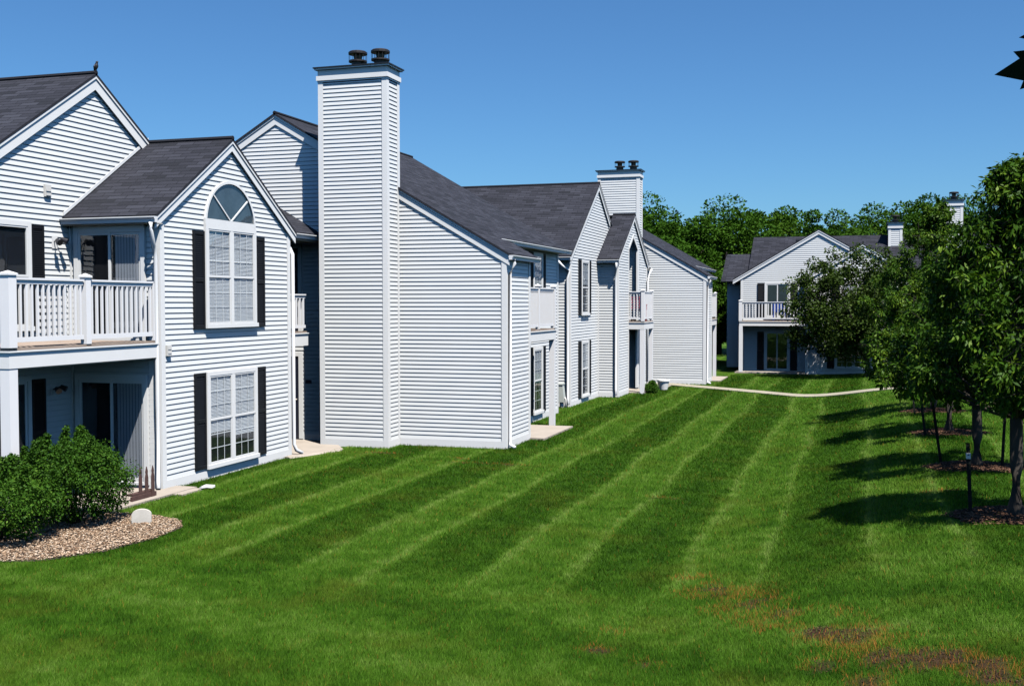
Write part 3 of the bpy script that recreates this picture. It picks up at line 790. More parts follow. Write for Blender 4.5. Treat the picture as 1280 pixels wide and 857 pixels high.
def chips(name, pts, size, mat, seed, label, cat, flat=.35):
    r = np.random.default_rng(seed); m = len(pts)
    base = np.array([(1, 0, 0), (-.5, .8, 0), (-.5, -.8, 0), (.1, 0, .9), (.1, 0, -.9)])
    fcs = np.array([(0, 1, 3), (1, 2, 3), (2, 0, 3), (1, 0, 4), (2, 1, 4), (0, 2, 4)])
    sc_ = size * r.uniform(.5, 1.5, (m, 1, 1)) * np.stack([r.uniform(.8, 1.6, m), r.uniform(.5, 1, m), r.uniform(flat * .6, flat * 1.4, m)], -1)[:, None, :]
    v = base[None] * sc_
    a = r.uniform(0, 6.28, m); t = r.normal(0, .35, m)
    c, s = np.cos(t), np.sin(t); y = v[:, :, 1] * c[:, None] - v[:, :, 2] * s[:, None]; z = v[:, :, 1] * s[:, None] + v[:, :, 2] * c[:, None]; v[:, :, 1] = y; v[:, :, 2] = z
    c, s = np.cos(a), np.sin(a); x = v[:, :, 0] * c[:, None] - v[:, :, 1] * s[:, None]; y = v[:, :, 0] * s[:, None] + v[:, :, 1] * c[:, None]; v[:, :, 0] = x; v[:, :, 1] = y
    v += pts[:, None, :]
    f = (fcs[None] + 5 * np.arange(m)[:, None, None]).reshape(-1)
    o = npmesh(name, v.reshape(-1, 3), f, 3, mat, attrs={'rnd': np.repeat(r.random(m), 5)})
    return tag(o, label, cat, kind='stuff')

# gravel bed by the shrubs
mb = MB(); mb.face([(x, y, .012) for x, y in BED]); mb.build('planting_bed', M['soil'], None).__setitem__('kind', 'structure')
r_ = np.random.default_rng(3); px = r_.uniform(-13.6, -9.9, 26000); py = r_.uniform(11.5, 15.5, 26000); k = inpoly(px, py, BED)
px, py = px[k], py[k]
chips('gravel', np.stack([px, py, .02 + r_.uniform(0, .025, len(px))], -1), .022, M['pebble'], 4, 'pinkish tan gravel chips in the curved bed under the shrubs', 'gravel')
# crumbs of bare soil
qx = r_.uniform(-3, 2.2, 60000); qy = r_.uniform(8.6, 13.8, 60000); k = r_.random(60000) < np.clip(bare(qx, qy) - .35, 0, 1) * .9
qx, qy = qx[k], qy[k]
chips('soil_crumbs', np.stack([qx, qy, terr(qx, qy) + r_.uniform(-.004, .008, len(qx))], -1), .009, M['soilchip'], 6, 'crumbs of dark bare soil in the worn patches of the lawn', 'soil', flat=.6)
# bark rings under the young trees
pts = []
for (tx, ty) in TREES:
    a = r_.uniform(0, 6.28, 2600); q = np.sqrt(r_.random(2600)) * (1 + .1 * np.sin(a * 5))
    x = tx + q * np.cos(a) * .85; y = ty + q * np.sin(a) * .7
    pts.append(np.stack([x, y, terr(x, y) + .03 * (1 - q ** 2) + r_.uniform(0, .02, 2600)], -1))
chips('bark_mulch', np.concatenate(pts), .028, M['barkchip'], 5, 'reddish brown bark mulch in rings round the young trees', 'mulch')

# ================================================================== BUILDING 1
B1 = thing('apartment_building', 'nearest white sided apartment building with a half-round window and the tallest chimney', 'building', (-12.44, 20, 0))
def build1(root):
    XA = -12.44; XP = -14.43
    wA = Ew(XA); wP = Ew(XP); wS = S(0, 17.6)
    SA = .667; zA = lambda y: 6.89 - SA * abs(y - 20)
    SPp = .65; zP = lambda y: 8.01 - SPp * abs(y - 18.3)
    th = .06
    # walls of the bay
    wall(root, wA, [[(17.6, .17), (22.42, .17), (22.42, zA(22.42) - th), (20, 6.89 - th), (17.6, zA(17.6) - th)]])
    wall(root, wS, [[(XP, .17), (XA, .17), (XA, 5.26), (XP, 5.26)]])
    wall(root, Nw(22.42), [[(-XA, .17), (-XP, .17), (-XP, 5.26), (-XA, 5.26)]])
    # upper gable wall set back
    wall(root, wP, [[(13.9, .17), (22.7, .17), (22.7, zP(22.7) - th), (18.3, 8.01 - th), (13.9, zP(13.9) - th)]])
    wall(root, S(0, 13.9), [[(-24, .17), (XP, .17), (XP, 5.1), (-24, 5.1)]])
    wall(root, Ww(-24), [[(-25.1, .17), (-13.9, .17), (-13.9, 5.1), (-18.3, 7.9), (-25.1, 5.1)]])
    wall(root, Nw(25.0), [[(20.3, .17), (24, .17), (24, 5.1), (20.3, 5.1)]])
    pieces(root, 'base_board', 'trim', [(wA, (17.69, 22.33, -.25, .18, -.02, .034)), (wP, (13.9, 17.58, -.25, .18, -.02, .034)), (wS, (XP, XA - .09, -.25, .18, -.02, .034))])
    corner_trim(root, [(XA, 17.6, -.2, 5.18, 1, -1), (XA, 22.42, -.2, 5.18, 1, 1)])
    mb = MB(); mb.box(XP + .014, XP + .05, 17.55, 17.586, .18, 5.2); mb.build('inside_corner', M['trim'], root)
    # roofs
    e0, e1 = 17.36, 22.66; xo = XA + .10
    roof(root, [[(XP - .05, e0, zA(e0)), (xo, e0, zA(e0)), (xo, 20, 6.89), (XP - .05, 20, 6.89)],
                [(xo, e1, zA(e1)), (XP - 1.5, e1, zA(e1)), (XP - 1.5, 20, 6.89), (xo, 20, 6.89)]])
    p0, p1 = 13.66, 25.0; xo = XP + .10
    roof(root, [[(-24.2, p0, zP(p0)), (xo, p0, zP(p0)), (xo, 18.3, 8.01), (-24.2, 18.3, 8.01)],
                [(xo, 22.9, zP(22.9)), (-24.2, 22.9, zP(22.9)), (-24.2, 18.3, 8.01), (xo, 18.3, 8.01)]])
    # low roof over the stair entry
    roof(root, [[(-12.88, 22.5, 5.2), (-12.88, 25.08, 5.2), (-16.5, 25.08, 5.2 + .583 * 3.62), (-16.5, 22.5, 5.2 + .583 * 3.62)]])
    gutter(root, (-12.9, 22.68, 5.17), (-12.9, 25.07, 5.17), (1, 0))
    mb = MB(); mb.box(-14.4, -12.9, 22.45, 25.05, 5.02, 5.05); mb.build('soffit', M['soffit'], root)
    mb = MB(); mb.tube([(XP - .05, 20, 6.895), (XA + .1, 20, 6.895)], .05, 8); mb.build('ridge_cap', M['shingle'], root)
    mb = MB(); mb.tube([(-24.2, 18.3, 8.015), (XP + .1, 18.3, 8.015)], .05, 8); mb.build('ridge_cap', M['shingle'], root)
    rakes(root, wA, 17.38, 22.64, 20, zA(17.38), 6.89, zA(22.64), h=.21, d=.04)
    rakes(root, wP, 13.7, 20.0, 18.3, zP(13.7), 8.01, zP(20.0), h=.27, d=.04)
    gutter(root, (XP + .03, e0 + .02, zA(e0) - .03), (XA + .12, e0 + .02, zA(e0) - .03), (0, -1))
    mb = MB(); mb.box(XP + .015, XA + .08, 17.37, 17.585, zA(e0) - .16, zA(e0) - .14); mb.build('soffit', M['soffit'], root)
    mb = MB(); board(mb, (XP + .045, 17.36, zA(17.36) + .10), (XP + .045, 20, 6.99), .07, (1, 0), .012); mb.build('flashing', M['gutter'], root)
    # downspouts
    z0 = zA(e0) - .14
    downspout(root, [(XA + .03, 17.30, z0), (XA + .03, 17.30, z0 - .16), (XA + .0, 17.42, z0 - .42), (XA - .04, 17.53, z0 - .62), (XA - .04, 17.53, 1.6), (XA - .04, 17.53, .2), (XA + .02, 17.45, .06)])
    downspout(root, [(-12.84, 22.8, 5.05), (-12.60, 22.62, 4.95), (XA + .07, 22.50, 4.62), (XA + .07, 22.50, .28), (XA + .10, 22.55, .14), (XA + .2, 22.66, .06)])
    # arched window
    wA0 = wA; wA = shifted(wA0, .016)
    u0, u1 = 19.02, 20.92; um = (u0 + u1) / 2
    window(root, wA0, u0, u1, 3.02, 5.09, bl=(1, 1), header=.02, label='upper window with white blinds below the half-round light')
    R = (u1 - u0) / 2; mb = MB(); D = .05; n = 28; zc = 5.09
    def arc(r, k, z_s=.96): t = math.pi * k / n; return (um + r * math.cos(t), zc + r * z_s * math.sin(t))
    for k in range(n):
        a0, a1 = arc(R, k), arc(R, k + 1); b0, b1 = arc(R - .055, k), arc(R - .055, k + 1)
        mb.face([wA.p(*a0, D), wA.p(*a1, D), wA.p(*b1, D), wA.p(*b0, D)]); mb.face([wA.p(*a0, 0), wA.p(*a1, 0), wA.p(*a1, D), wA.p(*a0, D)]); mb.face([wA.p(*b1, 0.01), wA.p(*b0, 0.01), wA.p(*b0, D), wA.p(*b1, D)])
    wA.box(mb, u0, u1, zc, zc + .1, 0, D - .003)
    for t in (math.radians(42), math.radians(136)):
        c, s = math.cos(t), math.sin(t); q = [(um - s * .014, zc + .1 + c * .014), (um + s * .014, zc + .1 - c * .014)]
        r1 = R - .08
        e = (um + r1 * c, zc + r1 * .96 * s)
        mb.hexa([wA.p(um + s * .015, zc + .09 - c * .015, .022), wA.p(e[0] + s * .015, e[1] - c * .015, .022), wA.p(e[0] - s * .015, e[1] + c * .015, .022), wA.p(um - s * .015, zc + .09 + c * .015, .022)],
                [wA.p(um + s * .015, zc + .09 - c * .015, .04), wA.p(e[0] + s * .015, e[1] - c * .015, .04), wA.p(e[0] - s * .015, e[1] + c * .015, .04), wA.p(um - s * .015, zc + .09 + c * .015, .04)])
    arch = mb.build('arched_window', M['trim'], root); arch['label'] = 'half-round window light with two slanting bars'
    for nm, d, mt in (('pane', .026, 'glass'), ('reflection_backing', .0155, 'reflection_backing')):
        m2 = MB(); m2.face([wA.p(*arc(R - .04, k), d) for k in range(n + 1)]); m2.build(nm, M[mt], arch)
    wA = wA0
    shutter(root, wA, 18.62, 19.0, 3.0, 4.93); shutter(root, wA, 20.94, 21.30, 3.0, 4.93)
    window(root, wA, 19.02, 20.92, .21, 2.14, bl=(.66, .74), label='lower window with blinds drawn two thirds down')
    shutter(root, wA, 18.62, 19.0, .22, 2.13); shutter(root, wA, 20.94, 21.30, .22, 2.13)
    mb = MB(); wA.box(mb, 17.71, 17.84, 2.52, 2.72, .01, .07); wA.box(mb, 17.725, 17.825, 2.56, 2.60, .07, .078); wA.box(mb, 17.725, 17.825, 2.64, 2.68, .07, .078); mb.build('meter_box', M['meter'], root, bevel=.006)
    # set-back wall features
    window(root, wP, 14.65, 16.48, 3.02, 4.98, bl=(0, 0), rows=1, cols=1); shutter(root, wP, 16.50, 16.83, 3.0, 4.94); shutter(root, wP, 14.28, 14.62, 3.0, 4.94)
    sliding_door(root, wP, 14.65, 16.42, .12, 2.2, curtain=False); shutter(root, wP, 16.46, 16.81, .15, 2.12)
    wall_light(root, wP, 17.14, 4.66); wall_light(root, wP, 17.05, 1.9)
    mb = MB(); wP.box(mb, 16.87, 17.03, 5.48, 5.70, .012, .06); wP.box(mb, 16.89, 17.01, 5.50, 5.55, .06, .075); wP.box(mb, 16.89, 17.01, 5.58, 5.62, .06, .075); mb.build('vent', M['meter'], root, bevel=.008)
    # doors of the balcony and the patio
    sliding_door(root, wS, -14.30, -12.72, 2.80, 4.98, header=.14)
    sliding_door(root, wS, -14.32, -12.70, .10, 2.17, header=.12)
    # plain white panel between door and corner
    trimboxes(root, wS, [(-12.69, -12.56, .18, 2.5, .014, .024)], 'door_casing')
    # balcony
    XB = XA - .02
    dk = deck(root, XP + .03, XB, 13.78, 17.55, 2.50, 2.79)
    mb = MB(); mb.box(XP + .05, XB - .08, 13.9, 17.5, 2.47, 2.497); mb.build('deck_underside', M['soffit'], dk)
    xr = XB - .07; rl = MB()
    railing(rl, (xr, 13.92), (xr, 15.56), 3.91, 2.90, .125); railing(rl, (xr, 15.72), (xr, 17.47), 3.91, 2.90, .125); railing(rl, (XP + .1, 13.85), (xr - .08, 13.85), 3.91, 2.90, .125)
    rl.build('railing', M['rail'], dk)
    post(dk, xr, 13.86, 2.82, 3.94, .085); post(dk, xr, 15.64, 2.82, 3.94, .062); post(dk, xr, 17.50, 2.82, 3.88, .045, cap=False)
    lattice(dk, (xr - .06, 14.55), (xr - .06, 15.25), 2.92, 3.8)
    gp = post(dk, XA - .12, 13.88, 0, 2.5, .09, cap=False); gp['label'] = 'weathered white ground post with peeling paint'
    # white corner post of the patio
    # stair entry recess
    wQ = S(0, 25.1)
    entry_door(root, wQ, -14.62, -13.52, .06, 2.26); entry_door(root, wQ, -14.62, -13.52, 2.80, 5.0)
    wall(root, Ew(-14.66), [[(22.4, .1), (25.1, .1), (25.1, 5.1), (22.4, 5.1)]])
    dk2 = deck(root, -14.4, -12.98, 22.46, 24.36, 2.47, 2.80)
    rl = MB(); railing(rl, (-13.04, 22.5), (-13.04, 24.3), 3.73, 2.90, .17, .05); railing(rl, (-14.4, 24.3), (-13.1, 24.3), 3.73, 2.90, .17, .05); rl.build('railing', M['rail'], dk2)
    mb = MB(); wQ.box(mb, -13.45, -13.28, 1.47, 1.56, .012, .022); mb.build('number_plate', M['door'], root)
    wing(root, -8.11, 25.11)
build1(B1)
mb = MB(); mb.box(-15, -11.95, 13.2, 17.98, -.3, .04); mb.box(-11.95, -11.75, 17.2, 17.9, -.3, .03); tag(mb.build('patio', M['concrete'], None, bevel=.01), kind='structure')
mb = MB(); mb.hexa([(-14.6, 22.45, -.3), (-11.9, 22.1, -.3), (-11.7, 23.6, -.3), (-12.66, 25.05, -.3)], [(-14.6, 22.45, .04), (-12.3, 22.1, .04), (-11.75, 23.75, .04), (-12.66, 25.05, .04)])
mb.box(-14.6, -12.66, 22.5, 25.08, -.3, .036)
tag(mb.build('walkway', M['concrete'], None), kind='structure')

# ================================================================== BUILDING 2
B2 = thing('apartment_building', 'middle white apartment building with a tall pointed balcony opening and two window stacks', 'building', (-9.34, 40, 0))
def build2(root):
    XD = -9.34; XE = -8.59; wD = Ew(XD); wE = Ew(XE); SL = .667
    zD = lambda y: 7.93 - SL * abs(y - 40); zE = lambda y: 6.98 - .60 * abs(y - 42.93); th = .06
    wall(root, wD, [[(35.95, .17), (44.05, .17), (44.05, zD(44.05) - th), (40, 7.93 - th), (35.95, zD(35.95) - th)]])
    wall(root, S(0, 35.95), [[(-18, .17), (XD, .17), (XD, 5.2), (-18, 5.2)]])
    wall(root, Nw(44.05), [[(-XD, .17), (18, .17), (18, 5.2), (-XD, 5.2)]])
    wall(root, Ww(-18), [[(-44.05, .17), (-35.95, .17), (-35.95, 5.2), (-40, 7.8), (-44.05, 5.2)]])
    corner_trim(root, [(XD, 35.95, -.2, 5.14, 1, -1)])
    # bay with the open balcony
    y0, y1, ya = 40.1, 45.78, 42.93; o0, o1 = 42.02, 43.98; om = 42.93
    ze = lambda y: zE(y) - th
    pk = 6.08; ps = 5.55
    wall(root, wE, [[(y0, .17), (o0, .17), (o0, ze(o0)), (y0, ze(y0))], [(o1, .17), (y1, .17), (y1, ze(y1)), (o1, ze(o1))],
                    [(o0, ps), (om, pk), (om, ze(om)), (o0, ze(o0))], [(om, pk), (o1, ps), (o1, ze(o1)), (om, ze(om))]])
    wall(root, S(0, y0), [[(XD, .17), (XE, .17), (XE, 5.2), (XD, 5.2)]])
    wall(root, Nw(y1), [[(-XE, .17), (11, .17), (11, 5.2), (-XE, 5.2)]])
    # recess
    xb = -10.3
    wall(root, S(0, o1), [[(xb, .05), (XE - .01, .05), (XE - .01, 2.5), (xb, 2.5)], [(xb, 2.8), (XE - .01, 2.8), (XE - .01, 6), (xb, 6)]], apart=True)
    wall(root, Ew(xb), [[(o0, .05), (o1, .05), (o1, 2.5), (o0, 2.5)], [(o0, 2.8), (o1, 2.8), (o1, 6.1), (o0, 6.1)]], apart=True)
    wall(root, Nw(o0), [[(-XE + .01, .05), (-xb, .05), (-xb, 2.5), (-XE + .01, 2.5)], [(-XE + .01, 2.8), (-xb, 2.8), (-xb, 6), (-XE + .01, 6)]], apart=True)
    mb = MB(); t = .10
    wE.box(mb, o0 - .03, o0 + .07, .1, ps + .05, -.03, .03); wE.box(mb, o1 - .30, o1 + .06, .1, 2.5, -.03, .032); wE.box(mb, o1 - .2, o1 + .06, 2.8, ps + .05, -.03, .032)
    board(mb, wE.p(o0, ps + .1, -.02), wE.p(om, pk + .12, -.02), .13, wE.n, .05); board(mb, wE.p(om, pk + .12, -.02), wE.p(o1, ps + .1, -.02), .13, wE.n, .05)
    mb.build('opening_trim', M['trim'], root)
    pieces(root, 'base_board', 'trim', [(wE, (y0 + .09, o0 - .03, -.25, .18, -.02, .034)), (wE, (o1 + .06, y1 - .09, -.25, .18, -.02, .034)), (wD, (36.04, 40.08, -.25, .18, -.02, .034)), (S(0, y0), (XD + .02, XE - .09, -.25, .18, -.02, .034)), (S(0, 35.95), (-18, XD - .09, -.25, .18, -.02, .034))])
    corner_trim(root, [(XE, y0, -.2, 5.2, 1, -1), (XE, y1, -.2, 5.2, 1, 1)])
    mb = MB(); mb.box(XD + .014, XD + .05, y0 - .05, y0 - .014, .18, 5.2); mb.build('inside_corner', M['trim'], root)
    # roofs
    e0, e1, xo = 35.72, 44.3, XD + .10
    roof(root, [[(-18.2, e0, zD(e0)), (xo, e0, zD(e0)), (xo, 40, 7.93), (-18.2, 40, 7.93)], [(xo, e1, zD(e1)), (-18.2, e1, zD(e1)), (-18.2, 40, 7.93), (xo, 40, 7.93)]])
    f0, f1, xo2 = 39.84, 46.02, XE + .10
    roof(root, [[(XD - .05, f0, zE(f0)), (xo2, f0, zE(f0)), (xo2, ya, 6.98), (XD - .05, ya, 6.98)], [(xo2, f1, zE(f1)), (XD - 2.5, f1, zE(f1)), (XD - 2.5, ya, 6.98), (xo2, ya, 6.98)]])
    mb = MB(); mb.tube([(-18.2, 40, 7.935), (xo, 40, 7.935)], .05, 8); mb.build('ridge_cap', M['shingle'], root); mb = MB(); mb.tube([(XD - .05, ya, 6.985), (xo2, ya, 6.985)], .05, 8); mb.build('ridge_cap', M['shingle'], root)
    rakes(root, wD, 35.74, 41.85, 40, zD(35.74), 7.93, zD(41.85), h=.22, d=.04); rakes(root, wE, 39.86, 46.0, ya, zE(39.86), 6.98, zE(46.0), h=.2, d=.04)
    gutter(root, (-12, e0 + .02, zD(e0) - .03), (XD + .1, e0 + .02, zD(e0) - .03), (0, -1)); gutter(root, (XD + .04, f0 + .02, zE(f0) - .03), (XE + .12, f0 + .02, zE(f0) - .03), (0, -1))
    pieces(root, 'soffit', 'soffit', [(None, (-13, XD + .08, e0 + .02, 35.94, zD(e0) - .16, zD(e0) - .14)), (None, (XD + .04, XE + .08, f0 + .02, y0 - .015, zE(f0) - .16, zE(f0) - .14))])
    z0 = zD(e0) - .14
    downspout(root, [(XD - .35, 35.66, z0), (XD - .2, 35.72, z0 - .18), (XD + .0, 35.88, z0 - .34), (XD - .06, 35.88, z0 - .6), (XD - .06, 35.88, .3), (XD, 35.80, .1)])
    z0 = zE(f0) - .14
    downspout(root, [(XE + .02, 39.78, z0), (XE + .0, 39.84, z0 - .2), (XE - .06, 40.03, z0 - .55), (XE - .06, 40.03, .3), (XE - .02, 39.95, .1)])
    downspout(root, [(XE + .2, 46.0, 4.95), (XE + .12, 45.9, 4.7), (XE + .07, 45.7, 4.4), (XE + .07, 45.7, .2)])
    for (a, b, bl) in ((.2, 2.18, (.5,)), (3.08, 5.02, (.45,))):
        window(root, wD, 37.40, 38.46, a, b, mull=False, bl=bl); shutter(root, wD, 37.03, 37.38, a, b); shutter(root, wD, 38.48, 38.82, a, b)
    # balcony
    dk = deck(root, xb + .03, -7.95, o0, o1, 2.49, 2.78)
    rl = MB(); xr = -8.02
    railing(rl, (XE + .03, o0 + .06), (xr - .03, o0 + .06), 3.95, 2.88, .11); railing(rl, (xr, o0 + .1), (xr, o1 - .1), 3.95, 2.88, .085, .05); railing(rl, (xr - .03, o1 - .06), (XE + .03, o1 - .06), 3.95, 2.88, .11)
    rl.build('railing', M['rail'], dk)
    post(dk, xr, o0 + .06, 2.8, 3.97, .06); post(dk, xr, o1 - .06, 2.8, 3.97, .06)
    post(dk, xr - .02, o0 + .09, 0, 2.49, .085, cap=False); post(dk, xr - .02, o1 - .09, 0, 2.49, .075, cap=False)
    lattice(dk, (XE + .05, o0 + .11), (xr - .06, o0 + .11), 2.95, 3.85, .1, .035)
    wall(root, Ew(-10.0), [[(45.78, .1), (47.56, .1), (47.56, 5.0), (45.78, 5.0)]])
    roof(root, [[(-8.7, 45.9, 5.0), (-8.7, 47.5, 5.0), (-12, 47.5, 6.9), (-12, 45.9, 6.9)]])
    wing(root, -6.36, 47.56)
build2(B2)
mb = MB(); mb.box(-10.2, -7.9, 42.05, 43.95, -.3, .05); mb.box(-9.9, -7.6, 44.0, 47.4, -.3, .03); tag(mb.build('walkway', M['concrete'], None), kind='structure')

# ================================================================== BUILDING 3 (faces the lawn at its far end)
B3 = thing('apartment_building', 'far white apartment building facing the viewer behind the dark spreading tree', 'building', (-2, 57.2, 0))
def build3(root):
    Y = 57.2; w = S(0, Y); ax, az = -2.04, 7.17; sl = .583; z = lambda x: az - sl * abs(x - ax); th = .06
    xl, xr = -5.82, 1.75
    wall(root, w, [[(xl, .15), (xr, .15), (xr, z(xr) - th), (ax, az - th), (xl, z(xl) - th)]])
    wall(root, Ew(xr), [[(Y, .15), (66, .15), (66, 4.9), (Y, 4.9)]]); wall(root, Ww(xl), [[(-66, .15), (-Y, .15), (-Y, 4.9), (-66, 4.9)]])
    wall(root, S(0, 58.6), [[(-6.7, .15), (xl, .15), (xl, 4.8), (-6.7, 4.8)], [(xr, .15), (9, .15), (9, 4.8), (xr, 4.8)]], apart=True)
    wall(root, Nw(66), [[(-9, .15), (6.7, .15), (6.7, 4.8), (-9, 4.8)]]); wall(root, Ww(-6.7), [[(-66, .15), (-58.6, .15), (-58.6, 4.8), (-60.5, 6.0), (-66, 4.3)]]); wall(root, Ew(9), [[(58.6, .15), (66, .15), (66, 4.8), (62, 6.8), (58.6, 4.8)]])
    e0, e1 = xl - .45, xr + .3
    roof(root, [[(e0, 61.5, z(e0)), (e0, Y - .1, z(e0)), (ax, Y - .1, az), (ax, 61.5, az)], [(e1, Y - .1, z(e1)), (e1, 61.5, z(e1)), (ax, 61.5, az), (ax, Y - .1, az)]])
    rd = 7.08
    roof(root, [[(-5.62, 58.2, 4.62 + .3), (9.2, 58.2, 4.92), (9.2, 61.6, rd), (-5.62, 61.6, rd)], [(9.2, 66.2, 4.3), (-5.62, 66.2, 4.3), (-5.62, 61.6, rd), (9.2, 61.6, rd)],
                [(-6.95, 57.9, 4.62), (-5.62, 57.9, 4.62), (-5.62, 60.5, 6.12), (-6.95, 60.5, 6.12)], [(-5.62, 66, 4.2), (-6.95, 66, 4.2), (-6.95, 60.5, 6.12), (-5.62, 60.5, 6.12)]])
    mb = MB(); mb.box(-3.35, -3.0, 60.6, 60.9, 6.55, 6.85); mb.build('roof_vent', M['cap'], root)
    rakes(root, w, e0 + .02, e1 - .02, ax, z(e0 + .02), az, z(e1 - .02), h=.2, d=.04)
    corner_trim(root, [(xl, Y, 0, z(xl) - .2, -1, -1)])
    # bay to the right with a gable of its own
    Yb = 56.0; wb = S(0, Yb); b0, b1 = -2.55, 2.65; bm = (b0 + b1) / 2; ZB = 6.36; zb = lambda x: ZB - sl * abs(x - bm)
    wall(root, wb, [[(b0, .15), (b1, .15), (b1, zb(b1) - th), (bm, ZB - th), (b0, zb(b0) - th)]]); wall(root, Ww(b0), [[(-Y, .15), (-Yb, .15), (-Yb, 4.8), (-Y, 4.8)]]); wall(root, Ew(b1), [[(Yb, .15), (58.6, .15), (58.6, 4.8), (Yb, 4.8)]])
    c0, c1 = b0 - .2, b1 + .2
    roof(root, [[(c0, 59, zb(c0)), (c0, Yb - .1, zb(c0)), (bm, Yb - .1, ZB), (bm, 61, ZB)], [(c1, Yb - .1, zb(c1)), (c1, 59, zb(c1)), (bm, 61, ZB), (bm, Yb - .1, ZB)]])
    rakes(root, wb, c0 + .02, c1 - .02, bm, zb(c0 + .02), ZB, zb(c1 - .02), h=.2, d=.04)
    corner_trim(root, [(b0, Yb, 0, zb(b0) - .2, -1, -1)])
    pieces(root, 'base_board', 'trim', [(wb, (b0 + .1, b1, -.3, .16, -.02, .034)), (w, (xl + .1, b0, -.3, .16, -.02, .034))])
    window(root, wb, -1.20, .55, .30, 1.95, bl=(.35, .5)); shutter(root, wb, -1.56, -1.23, .3, 1.9); shutter(root, wb, .58, .91, .3, 1.9)
    window(root, wb, -1.0, .6, 3.0, 4.5, bl=(.4, .4)); shutter(root, wb, -1.36, -1.03, 3.0, 4.5); shutter(root, wb, .63, .96, 3.0, 4.5)
    sliding_door(root, w, -4.66, -3.40, .06, 2.1, curtain=False); shutter(root, w, -5.02, -4.68, .1, 2.05); shutter(root, w, -3.38, -3.04, .1, 2.05)
    sliding_door(root, w, -4.66, -3.40, 2.75, 4.55, curtain=False); shutter(root, w, -5.02, -4.68, 2.8, 4.5); shutter(root, w, -3.38, -3.04, 2.8, 4.5)
    dk = deck(root, -5.80, -2.6, 55.98, Y - .02, 2.36, 2.60)
    rl = MB(); railing(rl, (-5.68, 56.05), (-2.62, 56.05), 3.56, 2.70, .15, .045); railing(rl, (-5.74, Y - .05), (-5.74, 56.1), 3.56, 2.7, .15, .045); rl.build('railing', M['rail'], dk)
    post(dk, -5.74, 56.05, 2.6, 3.6, .08); post(dk, -5.72, 56.07, 0, 2.36, .09, cap=False)
    lattice(dk, (-5.60, 56.12), (-5.05, 56.12), 2.75, 3.45, .11, .05)
    chimney(root, 1.35, 1.98, 60.6, 62.2, 7.66, z0=6.2, flues=1)
build3(B3)
mb = MB(); mb.box(-6.0, -2.5, 55.9, 57.2, -.3, .06); tag(mb.build('patio', M['concrete'], None), kind='structure')

# ================================================================== BUILDING 4 (only its chimney clears the young trees)
B4 = thing('apartment_building', 'distant white building on the right with only its chimney clear of the young trees', 'building', (9, 64, 0))
def build4(root):
    wall(root, S(0, 60.2), [[(4.5, .3), (16, .3), (16, 4.6), (4.5, 4.6)]]); wall(root, Ww(4.5), [[(-69, .3), (-60.2, .3), (-60.2, 4.6), (-64.5, 6.6), (-69, 4.6)]])
    wall(root, Ew(16), [[(60.2, .3), (69, .3), (69, 4.6), (64.5, 6.6), (60.2, 4.6)]]); wall(root, Nw(69), [[(-16, .3), (-4.5, .3), (-4.5, 4.6), (-16, 4.6)]])
    roof(root, [[(4.3, 60, 4.6), (16.2, 60, 4.6), (16.2, 64.6, 6.7), (4.3, 64.6, 6.7)], [(16.2, 69.2, 4.6), (4.3, 69.2, 4.6), (4.3, 64.6, 6.7), (16.2, 64.6, 6.7)]])
    window(root, S(0, 60.2), 7, 8.6, .9, 2.4, bl=(.5, .5))
    chimney(root, 4.05, 4.80, 59.6, 60.5, 8.66, flues=1)
build4(B4)

# ================================================================== TREES AND PLANTS
def leafcloud(centers, rad, per, size, seed, droop=.3, aspect=.5, shell=False, tv=.17, flat=1.0):
    """diamond leaves scattered round clump centres; returns verts, faces, rnd"""
    r = np.random.default_rng(seed); K = len(centers); m = K * per
    ci = np.repeat(np.arange(K), per); d = r.normal(size=(m, 3)); d /= np.linalg.norm(d, axis=1)[:, None]
    if shell: q = r.uniform(.72, 1.05, m)
    else: q = r.random(m) ** .5
    rr = rad[ci] if np.ndim(rad) else np.full(m, rad)
    p = centers[ci] + d * (q * rr)[:, None] * np.array([1, 1, flat])
    # long axis: outward & drooping
    ax = d * .6 + r.normal(size=(m, 3)) * .6; ax[:, 2] -= droop; ax /= np.linalg.norm(ax, axis=1)[:, None]
    nr = r.normal(size=(m, 3)) * .7 + d * .7 + np.array([0, 0, .5])
    sd = np.cross(ax, nr); sd /= np.linalg.norm(sd, axis=1)[:, None] + 1e-9
    nn = np.cross(sd, ax)
    s = (size * r.uniform(.6, 1.35, m))[:, None]
    v = np.empty((m, 4, 3)); v[:, 0] = p; v[:, 1] = p + ax * s * .5 + sd * s * aspect * .5 + nn * s * .06; v[:, 2] = p + ax * s; v[:, 3] = p + ax * s * .5 - sd * s * aspect * .5 + nn * s * .06
    f = np.arange(m * 4)
    # tone per leaf, brighter fresh growth scattered through clumps
    tone = np.clip(r.normal(.42, tv, m) + .35 * (r.random(K)[ci] - .5) + np.where(r.random(m) < .06, .35, 0), 0, 1)
    return v.reshape(-1, 3), f, np.repeat(tone, 4)
def bez(a, b, c, n=5): return [a * (1 - t) ** 2 + b * 2 * t * (1 - t) + c * t * t for t in np.linspace(0, 1, n)]

